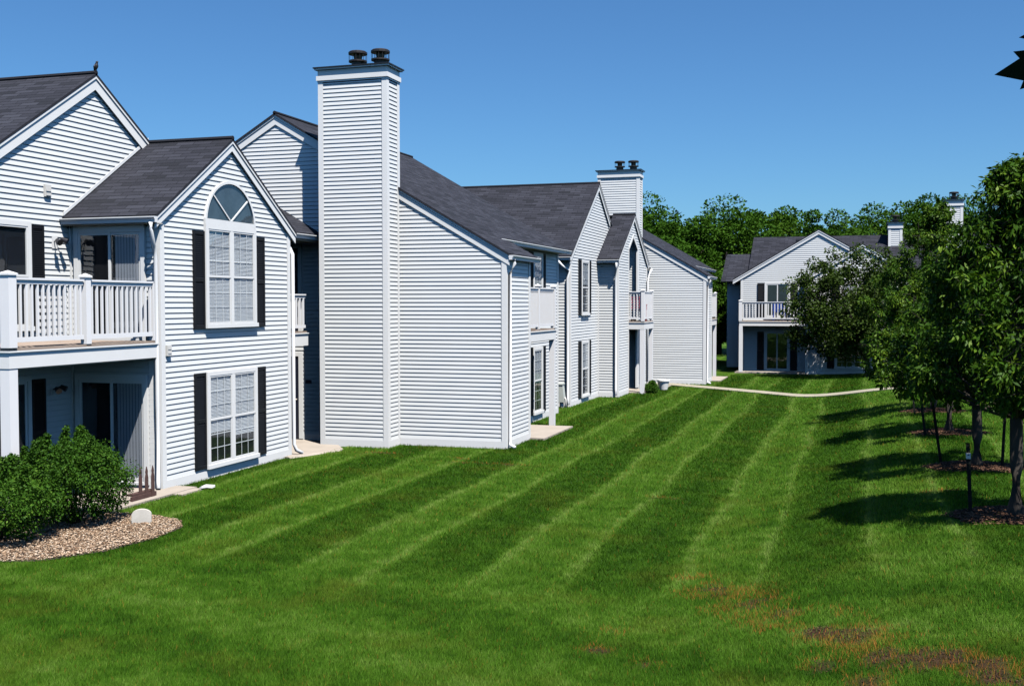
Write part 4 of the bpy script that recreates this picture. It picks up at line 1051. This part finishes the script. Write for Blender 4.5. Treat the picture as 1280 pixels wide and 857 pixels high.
def young_tree(x, y, ztop, rad, zlow, seed, label, n_clumps=78, per=68, size=.088):
    z0 = float(terr(x, y)); t = thing('young_tree', label, 'tree', (x, y, z0), 'row of young trees along the lawn')
    r = np.random.default_rng(seed); H = ztop - z0
    mb = MB(); pts = [Vector((x + .02 * math.sin(k), y + .02 * math.cos(k * 1.7), z0 + H * f)) for k, f in enumerate((-.02, .03, .15, .35, .6, .85, .97))]
    mb.tube(pts, [.14, .10, .088, .08, .05, .025, .01], 10); tr = mb.build('trunk', M['bark'], t, smooth=True)
    lm = MB(); cs = []; rs = []
    zc = (zlow - z0 + H) / 2
    for k in range(n_clumps):
        f = (k + r.random()) / n_clumps; f = f ** 1.3; zz = zlow - z0 + (H - (zlow - z0)) * f
        prof = min(1, .74 + f * 1.6) * (1 - max(0, (f - .2) / .8) ** 1.3) + .06
        a = k * 2.4 + r.uniform(-.5, .5); q = rad * prof * (r.random() ** .38) * r.uniform(.85, 1.1)
        c = np.array([q * math.cos(a), q * math.sin(a), zz + r.normal(0, .05)]); R = r.uniform(.26, .42) * (.65 if f > .85 else 1)
        for j in range(8):
            e = r.normal(size=3); e /= np.linalg.norm(e); e[2] *= .7
            cs.append(c + e * R * r.uniform(.35, 1)); rs.append(R * r.uniform(.28, .5))
        b0 = np.array([0, 0, max(zlow - z0 - .25, zz - q * .9 - .2)]); bm = (b0 + c) / 2 + np.array([0, 0, -.1])
        lm.tube([Vector(p) + Vector((x, y, z0)) for p in bez(b0, bm, c)], [.026, .02, .015, .01, .005], 5)
        for j in range(3):
            e = r.normal(size=3); e /= np.linalg.norm(e); lm.tube([Vector(c) + Vector((x, y, z0)), Vector(c + e * R) + Vector((x, y, z0))], [.005, .002], 4)
    # leaders sticking out of the top
    for k in range(4):
        a = r.uniform(0, 6.28); q = r.uniform(0, .3) * rad; c = np.array([q * math.cos(a), q * math.sin(a), H + r.uniform(-.35, .12)])
        lm.tube([Vector((x + c[0] * .7, y + c[1] * .7, z0 + c[2] - .6)), Vector((x + c[0], y + c[1], z0 + c[2] + .1))], [.01, .003], 4)
        for j in range(4): cs.append(c + np.array([r.normal(0, .05), r.normal(0, .05), -.15 * j + .05])); rs.append(.07 + .05 * j)
    lm.build('branch', M['bark'], tr, smooth=True)['label'] = 'thin limbs inside the crown'
    v, f, rn = leafcloud(np.array(cs), np.array(rs), per, size, seed + 1, droop=.8, aspect=.38)
    npmesh('crown', v, f, 4, M['pear'], t, {'rnd': rn})
    return t
young_tree(2.0, 16.14, 5.3, 1.22, 2.2, 11, 'nearest young pear tree, cut by the right edge, trunk in a mulch ring')
young_tree(1.95, 20.86, 4.2, 1.75, 2.05, 12, 'second young tree from the viewer, between two thin stakes')
young_tree(1.88, 26.26, 4.45, 1.8, 1.9, 13, 'third young tree from the viewer, in the middle of the row')
young_tree(1.86, 31.44, 6.0, 2.0, 1.8, 14, 'fourth and farthest young tree with a tall pointed leader')

# stakes
def stake(x, y, h, lx, ly, label, white=False):
    z0 = float(terr(x, y)); t = thing('tree_stake', label, 'stake', (x, y, z0), 'thin stakes beside the young trees')
    mb = MB(); a = Vector((x, y, z0 - .1)); b = Vector((x + lx, y + ly, z0 + h))
    d = (b - a)
    for (ox, oy, sx, sy) in ((0, 0, .025, .006), (0, .012, .006, .02)):
        q = [(-sx, -sy), (sx, -sy), (sx, sy), (-sx, sy)]
        mb.hexa([(a.x + p + ox, a.y + s + oy, a.z) for p, s in q], [(b.x + p + ox, b.y + s + oy, b.z) for p, s in q])
    for k in range(6):
        c = a + d * (.25 + .12 * k); mb.box(c.x - .012, c.x + .012, c.y - .03, c.y - .006, c.z - .006, c.z + .006)
    mb.build('shaft', M['stake'], t)
    if white:
        m2 = MB(); c = a + d * .80; e = a + d * .87; q = [(-.028, -.026), (.028, -.026), (.028, .036), (-.028, .036)]
        m2.hexa([(c.x + p, c.y + s, c.z) for p, s in q], [(e.x + p, e.y + s, e.z) for p, s in q]); m2.build('tip', M['whitecap'], t)
stake(1.47, 16.28, .98, -.05, 0, 'short dark stake with a pale tip left of the nearest young tree', True)
stake(1.43, 21.41, 1.9, -.28, .05, 'leaning dark stake left of the second young tree')
stake(2.39, 20.99, 1.5, .06, 0, 'dark stake right of the second young tree')
stake(1.38, 25.6, 1.45, -.18, 0, 'dark stake left of the third young tree')
stake(1.39, 30.7, 1.5, -.2, 0, 'dark stake left of the farthest young tree')

# dark spreading tree before the far building
def spreading_tree(x, y, seed):
    z0 = float(terr(x, y)); t = thing('crabapple_tree', 'dark brownish spreading tree in front of the far building', 'tree', (x, y, z0))
    r = np.random.default_rng(seed); mb = MB()
    mb.tube([(x, y, z0 - .1), (x - .03, y, z0 + .5), (x - .15, y, z0 + 1.1), (x - .25, y, z0 + 2.2), (x - .3, y, z0 + 4.2)], [.17, .14, .12, .09, .03], 10); tr = mb.build('trunk', M['bark'], t, smooth=True)
    lm = MB(); cs = []; rs = []
    for k in range(380):
        d = r.normal(size=3); d /= np.linalg.norm(d); d[2] *= .95
        q = r.random() ** .33
        c = np.array([-.35, 0, 3.3]) + d * q * np.array([3.7, 2.4, 2.75]) * r.uniform(.85, 1.08)
        if c[2] < .75: c[2] = .75 + r.random() * .6
        cs.append(c); rs.append(r.uniform(.25, .5))
        if k < 50: lm.tube([Vector(p) + Vector((x, y, z0)) for p in bez(np.array([-.15, 0, 1.1]), np.array([c[0] * .5, c[1] * .5, 1.6 + c[2] * .2]), c)], [.05, .04, .03, .018, .008], 5)
    lm.build('branch', M['bark'], tr, smooth=True)
    v, f, rn = leafcloud(np.array(cs), np.array(rs), 110, .125, seed, droop=.3, aspect=.62); npmesh('crown', v, f, 4, M['crab'], t, {'rnd': rn})
spreading_tree(.35, 53.3, 31)

# woodland behind the roofs
def wood_crown(seed, w, h):
    r = np.random.default_rng(seed); cs = []; rs = []
    for k in range(95):
        d = r.normal(size=3); d /= np.linalg.norm(d); q = r.random() ** .3
        c = d * q * np.array([w, w * .9, h * .5]) * r.uniform(.8, 1.1); c[2] += h * .55; cs.append(c); rs.append(r.uniform(.14, .30) * w)
    v, f, rn = leafcloud(np.array(cs), np.array(rs), 420, .20, seed, droop=.1, aspect=.62, shell=True, flat=.75, tv=.07)
    return v, f, rn
def wood_proto(seed, w, h, label):
    t = thing('woodland_tree', label, 'tree', (0, 0, 0), 'leafy trees behind the far roofs')
    mb = MB(); mb.tube([(0, 0, -.2), (.05, 0, h * .2), (-.05, .05, h * .5), (0, 0, h * .85)], [.35, .28, .2, .06], 9)
    r = np.random.default_rng(seed)
    for k in range(8):
        a = r.uniform(0, 6.28); mb.tube([(0, 0, h * r.uniform(.2, .45)), (math.cos(a) * w * .4, math.sin(a) * w * .4, h * .55), (math.cos(a) * w * .75, math.sin(a) * w * .75, h * .7)], [.14, .09, .03], 6)
    mb.build('trunk', M['bark'], t, smooth=True)
    v, f, rn = wood_crown(seed, w, h); npmesh('crown', v, f, 4, M['wood'], t, {'rnd': rn})
    return t
def copy_tree(o):
    c = o.copy(); C.objects.link(c)
    for ch in o.children:
        d = ch.copy(); C.objects.link(d); d.parent = c
    return c
protos = [wood_proto(s, w, 10, 'x') for s, w in ((41, 4.2), (42, 3.7), (43, 4.6), (44, 3.3))]
# x, y, height, width factor, prototype, label
WOOD = [(-13.0, 72, 12.0, 1.0, 0, 'leafy tree rising just right of the second chimney'),
        (-9.4, 76, 11.8, 1.0, 2, 'broad leafy tree behind the gap between the middle and far buildings'),
        (-12.0, 62, 5.6, .6, 1, 'dark low tree behind the rear wing roof slope'),
        (-8.9, 66, 6.8, .62, 3, 'dark bushy tree in the gap left of the far building'),
        (-5.6, 80, 11.9, .95, 1, 'leafy tree above the left roof of the far building'),
        (-2.3, 74, 10.9, .8, 3, 'pale green feathery tree just left of the far gable peak'),
        (1.4, 82, 12.6, .95, 0, 'leafy tree straight above the far gable peak'),
        (4.0, 77, 12.1, .85, 1, 'tallest woodland tree, right of the far gable'),
        (7.6, 82, 12.2, .95, 2, 'leafy tree left of the distant right chimney'),
        (11.5, 84, 12.0, 1.0, 0, 'leafy tree behind the distant right chimney'),
        (16, 80, 11.0, 1.1, 3, 'leafy tree at the far right, hidden by the nearest young tree'),
        (-15.5, 76, 12.2, 1.0, 2, 'leafy tree behind the second chimney')]
used = set()
for i, (x, y, h, wf, k, lab) in enumerate(WOOD):
    o = protos[k] if k not in used else copy_tree(protos[k]); used.add(k)
    o.location = (x, y, 0); o.scale = (wf * 1.12, wf * 1.12, h / 12.2); o.rotation_euler = (0, 0, i * 1.31); o['label'] = lab

# shrubs at the patio
def shrub(x, y, rx, ry, h, seed, label):
    t = thing('shrub', label, 'shrub', (x, y, 0), 'green shrubs in the gravel bed'); r = np.random.default_rng(seed); cs = []; rs = []; mb = MB()
    for k in range(240):
        d = r.normal(size=3); d /= np.linalg.norm(d); q = r.random() ** .16; d[2] = abs(d[2]) if k % 5 > 2 else d[2]
        c = np.array([0, 0, h * .52]) + d * q * np.array([rx, ry, h * .46]) * r.uniform(.86, 1.04); c[2] = max(c[2], .2); cs.append(c); rs.append(r.uniform(.10, .2))
        if k < 24: mb.tube([Vector((x + c[0] * .1, y + c[1] * .1, 0)), Vector((x + c[0] * .5, y + c[1] * .5, c[2] * .6)), Vector((x + c[0], y + c[1], c[2]))], [.012, .009, .004], 5)
    for k in range(14):
        a = r.uniform(0, 6.28); q = r.random() ** .5; c = np.array([rx * q * math.cos(a) * .9, ry * q * math.sin(a) * .9, h * (1.0 - .25 * q * q)])
        for j in range(4): cs.append(c + np.array([.01 * j, 0, .06 * j])); rs.append(.075 - .013 * j)
    mb.build('stem', M['bark'], t, smooth=True)
    v, f, rn = leafcloud(np.array(cs), np.array(rs), 130, .043, seed, droop=.35, aspect=.55); npmesh('foliage', v, f, 4, M['shrub'], t, {'rnd': rn})
shrub(-11.85, 14.45, .90, .82, 1.36, 51, 'taller dense green shrub beside the pale rounded stone')
shrub(-12.1, 13.0, .98, .92, 1.08, 52, 'lower green shrub below the white balcony post, cut by the left edge')
shrub(-7.72, 42.30, .14, .18, .30, 53, 'small dark shrub at the foot of the pointed balcony opening')

# maple by the viewer: only leaf tips of one branch reach the picture
CAM = Vector((0, 0, 3.5))
def maple():
    bx, by = 4.2, 1.6; z0 = float(terr(bx, by)); t = thing('maple_tree', 'maple tree beside the viewer with a dark lobed leaf reaching into the top right corner', 'tree', (bx, by, z0))
    mb = MB(); mb.tube([(bx, by, z0 - .2), (bx, by, z0 + 1.5), (bx + .1, by, z0 + 4), (bx, by + .1, z0 + 8)], [.24, .2, .16, .05], 12)
    mb.tube([(bx, by, 3.3), (2.6, 2.2, 4.4), (1.2, 2.55, 4.35), (.62, 2.74, 4.16)], [.06, .03, .014, .005], 7); mb.build('trunk', M['bark'], t, smooth=True)
    out = [(0, 0), (.16, .03), (.30, -.10), (.26, .10), (.48, .14), (.40, .24), (.58, .42), (.36, .40), (.30, .50), (.22, .48), (.24, .72), (.14, .66), (0, 1.0), (-.14, .66), (-.24, .72), (-.22, .48), (-.30, .50), (-.36, .40), (-.58, .42), (-.40, .24), (-.48, .14), (-.26, .10), (-.30, -.10), (-.16, .03)]
    m2 = MB(); rr = random.Random(3)
    def leaf(base, tip, side, s):
        base, tip = Vector(base), Vector(tip); a = (tip - base); ln = a.length; a.normalize(); sd = (Vector(side) - a * Vector(side).dot(a)).normalized(); nn = a.cross(sd)
        m2.face([base + a * (v * ln) + sd * (u * ln) + nn * (.12 * ln * u * u) for u, v in out])
    leaf((.455, 2.78, 4.05), (.283, 2.733, 4.016), (0.03, 0, 1), .16)
    leaf((.50, 2.80, 4.12), (.335, 2.751, 4.10), (0, .3, 1), .14)
    for k in range(70):
        f = rr.random(); c = Vector((.68 + f * 2.6, 2.74 - f * .5, 4.16 + .25 * math.sin(f * 3))) + Vector((rr.gauss(0, .18), rr.gauss(0, .25), rr.gauss(0, .16)))
        if c.x - .32 * (c.y) < .05 + .0: c.x += .25
        d = Vector((rr.gauss(.2, .5), rr.gauss(0, .5), -.4)).normalized(); leaf(c, c + d * rr.uniform(.10, .16), (rr.gauss(0, 1), rr.gauss(0, 1), rr.gauss(0, 1)), 1)
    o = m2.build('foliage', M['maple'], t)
    r = np.random.default_rng(9); cs = r.normal(size=(90, 3)) * np.array([1.1, .9, 1.0]) + np.array([-2.6, -.1, 6.2]); cs = cs[cs[:, 2] > 4.3]; v, f, rn = leafcloud(cs, np.full(len(cs), .5), 110, .15, 77, aspect=.8); npmesh('crown', v, f, 4, M['maple'], t, {'rnd': rn})  # clumps added out of view, towards the sun, to shade the visible leaf
maple()

# ================================================================== SMALL THINGS
def bird():
    x, y, z = -14.34, 18.3, 8.06
    t = thing('bird', 'small dark bird perched on the peak of the left gable', 'bird', (x, y, z))
    mb = MB()
    mb.tube([(x - .035, y + .0, z - .045), (x - .028, y, z + .00), (x - .010, y, z + .035), (x + .005, y, z + .075), (x + .012, y, z + .105), (x + .016, y, z + .125), (x + .020, y, z + .145), (x + .026, y, z + .160), (x + .034, y, z + .166), (x + .05, y, z + .165), (x + .066, y, z + .162)],
            [.007, .012, .030, .041, .038, .028, .022, .025, .020, .008, .002], 14)
    mb.build('body', M['bird'], t, smooth=True)
    m2 = MB()
    for s in (-1, 1): m2.tube([(x + .005, y + s * .035, z + .11), (x - .005, y + s * .040, z + .07), (x - .03, y + s * .018, z - .01)], [.010, .022, .004], 8)
    m2.build('wings', M['bird'], t, smooth=True)
    m3 = MB()
    for s in (-1, 1): m3.tube([(x + .005, y + s * .015, z + .045), (x + .008, y + s * .016, z - .002), (x + .025, y + s * .018, z - .004)], [.005, .003, .003], 6)
    m3.build('legs', M['flue'], t)
bird()

mb = MB(); n = 14; x, y = -10.83, 14.76
prof = [(-.15, -.04)] + [(-.15 + .0 * k, .16) for k in range(1)] + [(-.15 * math.cos(math.pi * k / n), .16 + .09 * math.sin(math.pi * k / n)) for k in range(1, n)] + [(.15, .16), (.15, -.04)]
ca, sa = math.cos(.55), math.sin(.55)
fr = [(x + p * ca, y + p * sa, q) for p, q in prof]; bk = [(a - .07 * sa * -1 * -1 + 0, b + .07 * ca, c) for a, b, c in fr]
mb.face(fr); mb.face(bk[::-1])
for i in range(len(fr)): j = (i + 1) % len(fr); mb.face([fr[j], fr[i], bk[i], bk[j]])
tag(mb.build('edging_stone', M['stone'], None, origin=(x, y, 0), bevel=.012), 'pale upright rounded stone block at the edge of the gravel bed', 'stone')

t = thing('picket_edging', 'small brown pointed picket edging beside the patio door', 'fence', (-12.3, 16.7, .04))
for k in range(3):
    m1 = MB(); yy = 16.84 - k * .15; xx = -12.10 - k * .02; s = .042
    o = [(yy - s, .04), (yy + s, .04), (yy + s, .40), (yy + s * .55, .47), (yy + s * .75, .51), (yy, .60), (yy - s * .75, .51), (yy - s * .55, .47), (yy - s, .40)]
    f = [(xx, a, b) for a, b in o]; g = [(xx - .016, a, b) for a, b in o]; m1.face(f); m1.face(g[::-1])
    for i in range(len(o)): j = (i + 1) % len(o); m1.face([f[j], f[i], g[i], g[j]])
    m1.build('picket', M['picket'], t)
m1 = MB(); m1.box(-12.24, -12.13, 16.3, 16.92, .12, .16); m1.box(-12.15, -12.11, 16.25, 16.95, .04, .12); m1.build('rail', M['picket'], t)

mb = MB(); x, y = -11.70, 17.93
pts = [(-.26, -.03, .03), (-.12, -.08, .055), (.05, -.05, .06), (.24, -.03, .04), (.27, .04, .05), (.08, .07, .05), (-.10, .05, .07), (-.24, .05, .045)]
mb.face([(x + a * .36, y + a * .3 + b, c + .03) for a, b, c in pts]); mb.face([(x + a * .36, y + a * .3 + b, c - .01) for a, b, c in pts][::-1])
for i in range(len(pts)):
    j = (i + 1) % len(pts); A = pts[i]; B_ = pts[j]; mb.face([(x + A[0] * .36, y + A[0] * .3 + A[1], A[2] - .01), (x + B_[0] * .36, y + B_[0] * .3 + B_[1], B_[2] - .01), (x + B_[0] * .36, y + B_[0] * .3 + B_[1], B_[2] + .03), (x + A[0] * .36, y + A[0] * .3 + A[1], A[2] + .03)])
tag(mb.build('paper_scrap', M['white'], None, origin=(x, y, 0)), 'flat white scrap lying on the grass below the lower window', 'litter')

def utility():
    x, y = -9.52, 35.55; t = thing('utility_box', 'grey green utility box leaning at the foot of the middle building corner', 'utility box', (x, y, 0))
    mb = MB(); mb.hexa([(x - .13, y - .12, .2), (x + .13, y - .12, .2), (x + .13, y + .12, .2), (x - .13, y + .12, .2)], [(x - .2, y - .12, .78), (x + .06, y - .12, .78), (x + .06, y + .12, .78), (x - .2, y + .12, .78)]); mb.build('cabinet', M['utility'], t, bevel=.012)
    m2 = MB(); m2.hexa([(x - .22, y - .14, .78), (x + .08, y - .14, .78), (x + .08, y + .14, .78), (x - .22, y + .14, .78)], [(x - .22, y - .14, .82), (x + .08, y - .14, .82), (x + .08, y + .14, .84), (x - .22, y + .14, .84)]); m2.build('lid', M['utility'], t, bevel=.006)
    m3 = MB(); m3.tube([(x + .02, y, -.05), (x + .0, y, .21)], .07, 10); m3.tube([(x + .16, y - .05, -.05), (x + .16, y - .05, .3), (x + .12, y - .05, .36)], .03, 8); m3.build('conduit', M['meter'], t, smooth=True)
utility()

t = thing('planter', 'white round planter at the foot of the pointed balcony post', 'planter', (-7.55, 44.0, .03))
mb = MB(); mb.lathe((-7.55, 44.0, .03), [(.17, 0), (.24, .34), (.27, .34), (.27, .40), (.23, .40), (.21, .33), (.05, .33)], 24); mb.build('bowl', M['white'], t, smooth=False)
mb = MB(); mb.lathe((-7.55, 44.0, .03), [(.21, .335), (.12, .37), (.02, .39)], 16); mb.build('soil', M['soil'], t)

def chair(x, y, z, rz, mat, label, name='balcony_chair'):
    t = thing(name, label, 'chair', (x, y, z), 'chairs on the balconies'); t.rotation_euler = (0, 0, rz)
    def b(nm, *boxes):
        m = MB()
        for q in boxes: m.box(*q)
        o = m.build(nm, M[mat], None, bevel=.008); o.parent = t
    b('seat', (-.24, .24, -.24, .24, .40, .44)); b('backrest', *[(-.24 + i * .1, -.16 + i * .1, .22, .25, .44, .92) for i in range(5)], (-.25, .25, .215, .255, .88, .95))
    for sx in (-1, 1):
        for sy in (-1, 1): b('leg', (sx * .22 - .022, sx * .22 + .022, sy * .22 - .022, sy * .22 + .022, 0, .40))
        b('armrest', (sx * .25 - .03, sx * .25 + .03, -.24, .24, .62, .65), (sx * .25 - .02, sx * .25 + .02, -.22, -.18, .44, .62))
chair(-8.32, 42.75, 2.80, .5, 'red', 'dark red chair behind the lattice rail of the pointed balcony')
chair(-3.9, 56.6, 2.62, 2.9, 'blue', 'bright blue chair on the far building balcony')

# ================================================================== SKY, SUN, CAMERA
D = Vector((-.42, .36, -1.0)).normalized()
el = math.asin(-D.z); az = math.atan2(-D.x, -D.y)      # bearing of the sun measured from +Y towards +X
W = bpy.data.worlds.new('World'); sc.world = W; W.use_nodes = True; nt = W.node_tree; nt.nodes.clear()
out = nt.nodes.new('ShaderNodeOutputWorld'); bg = nt.nodes.new('ShaderNodeBackground'); sky = nt.nodes.new('ShaderNodeTexSky')
sky.sky_type = 'NISHITA'; sky.sun_disc = False; sky.sun_elevation = el; sky.sun_rotation = az
sky.air_density = 1.0; sky.dust_density = .45; sky.ozone_density = 2.0; sky.altitude = 200
bg.inputs['Strength'].default_value = .05
tint = nt.nodes.new('ShaderNodeMix'); tint.data_type = 'RGBA'; tint.blend_type = 'MULTIPLY'; tint.inputs['Factor'].default_value = 1; tint.inputs[7].default_value = (.55, .97, 1.36, 1)
nt.links.new(sky.outputs[0], tint.inputs[6]); nt.links.new(tint.outputs[2], bg.inputs[0]); nt.links.new(bg.outputs[0], out.inputs[0])
sl = bpy.data.lights.new('sun', 'SUN'); sl.energy = 5.0; sl.angle = math.radians(.53); sl.color = (1, .96, .90)
so = bpy.data.objects.new('sun', sl); C.objects.link(so); so.rotation_euler = D.to_track_quat('-Z', 'Y').to_euler(); so.location = (10, 0, 30)

cam = bpy.data.cameras.new('camera'); co = bpy.data.objects.new('camera', cam); C.objects.link(co)
yaw = math.radians(17.563); pitch = math.radians(2.0626)
cam.sensor_width = 36; cam.lens = 36 * 1377.4 / 1280; cam.clip_end = 5000; cam.clip_start = .05
co.location = CAM; co.rotation_euler = (math.pi / 2 - pitch, math.radians(.06), yaw)
sc.camera = co
vs = sc.view_settings; vs.view_transform = 'Standard'; vs.look = 'None'; vs.exposure = .85; vs.gamma = 1; vs.use_curve_mapping = False
sc.render.resolution_x = 1024; sc.render.resolution_y = 685
sc.cycles.max_bounces = 6; sc.cycles.diffuse_bounces = 0; sc.cycles.transparent_max_bounces = 12
sc.cycles.use_denoising = True; sc.cycles.denoising_prefilter = 'ACCURATE'
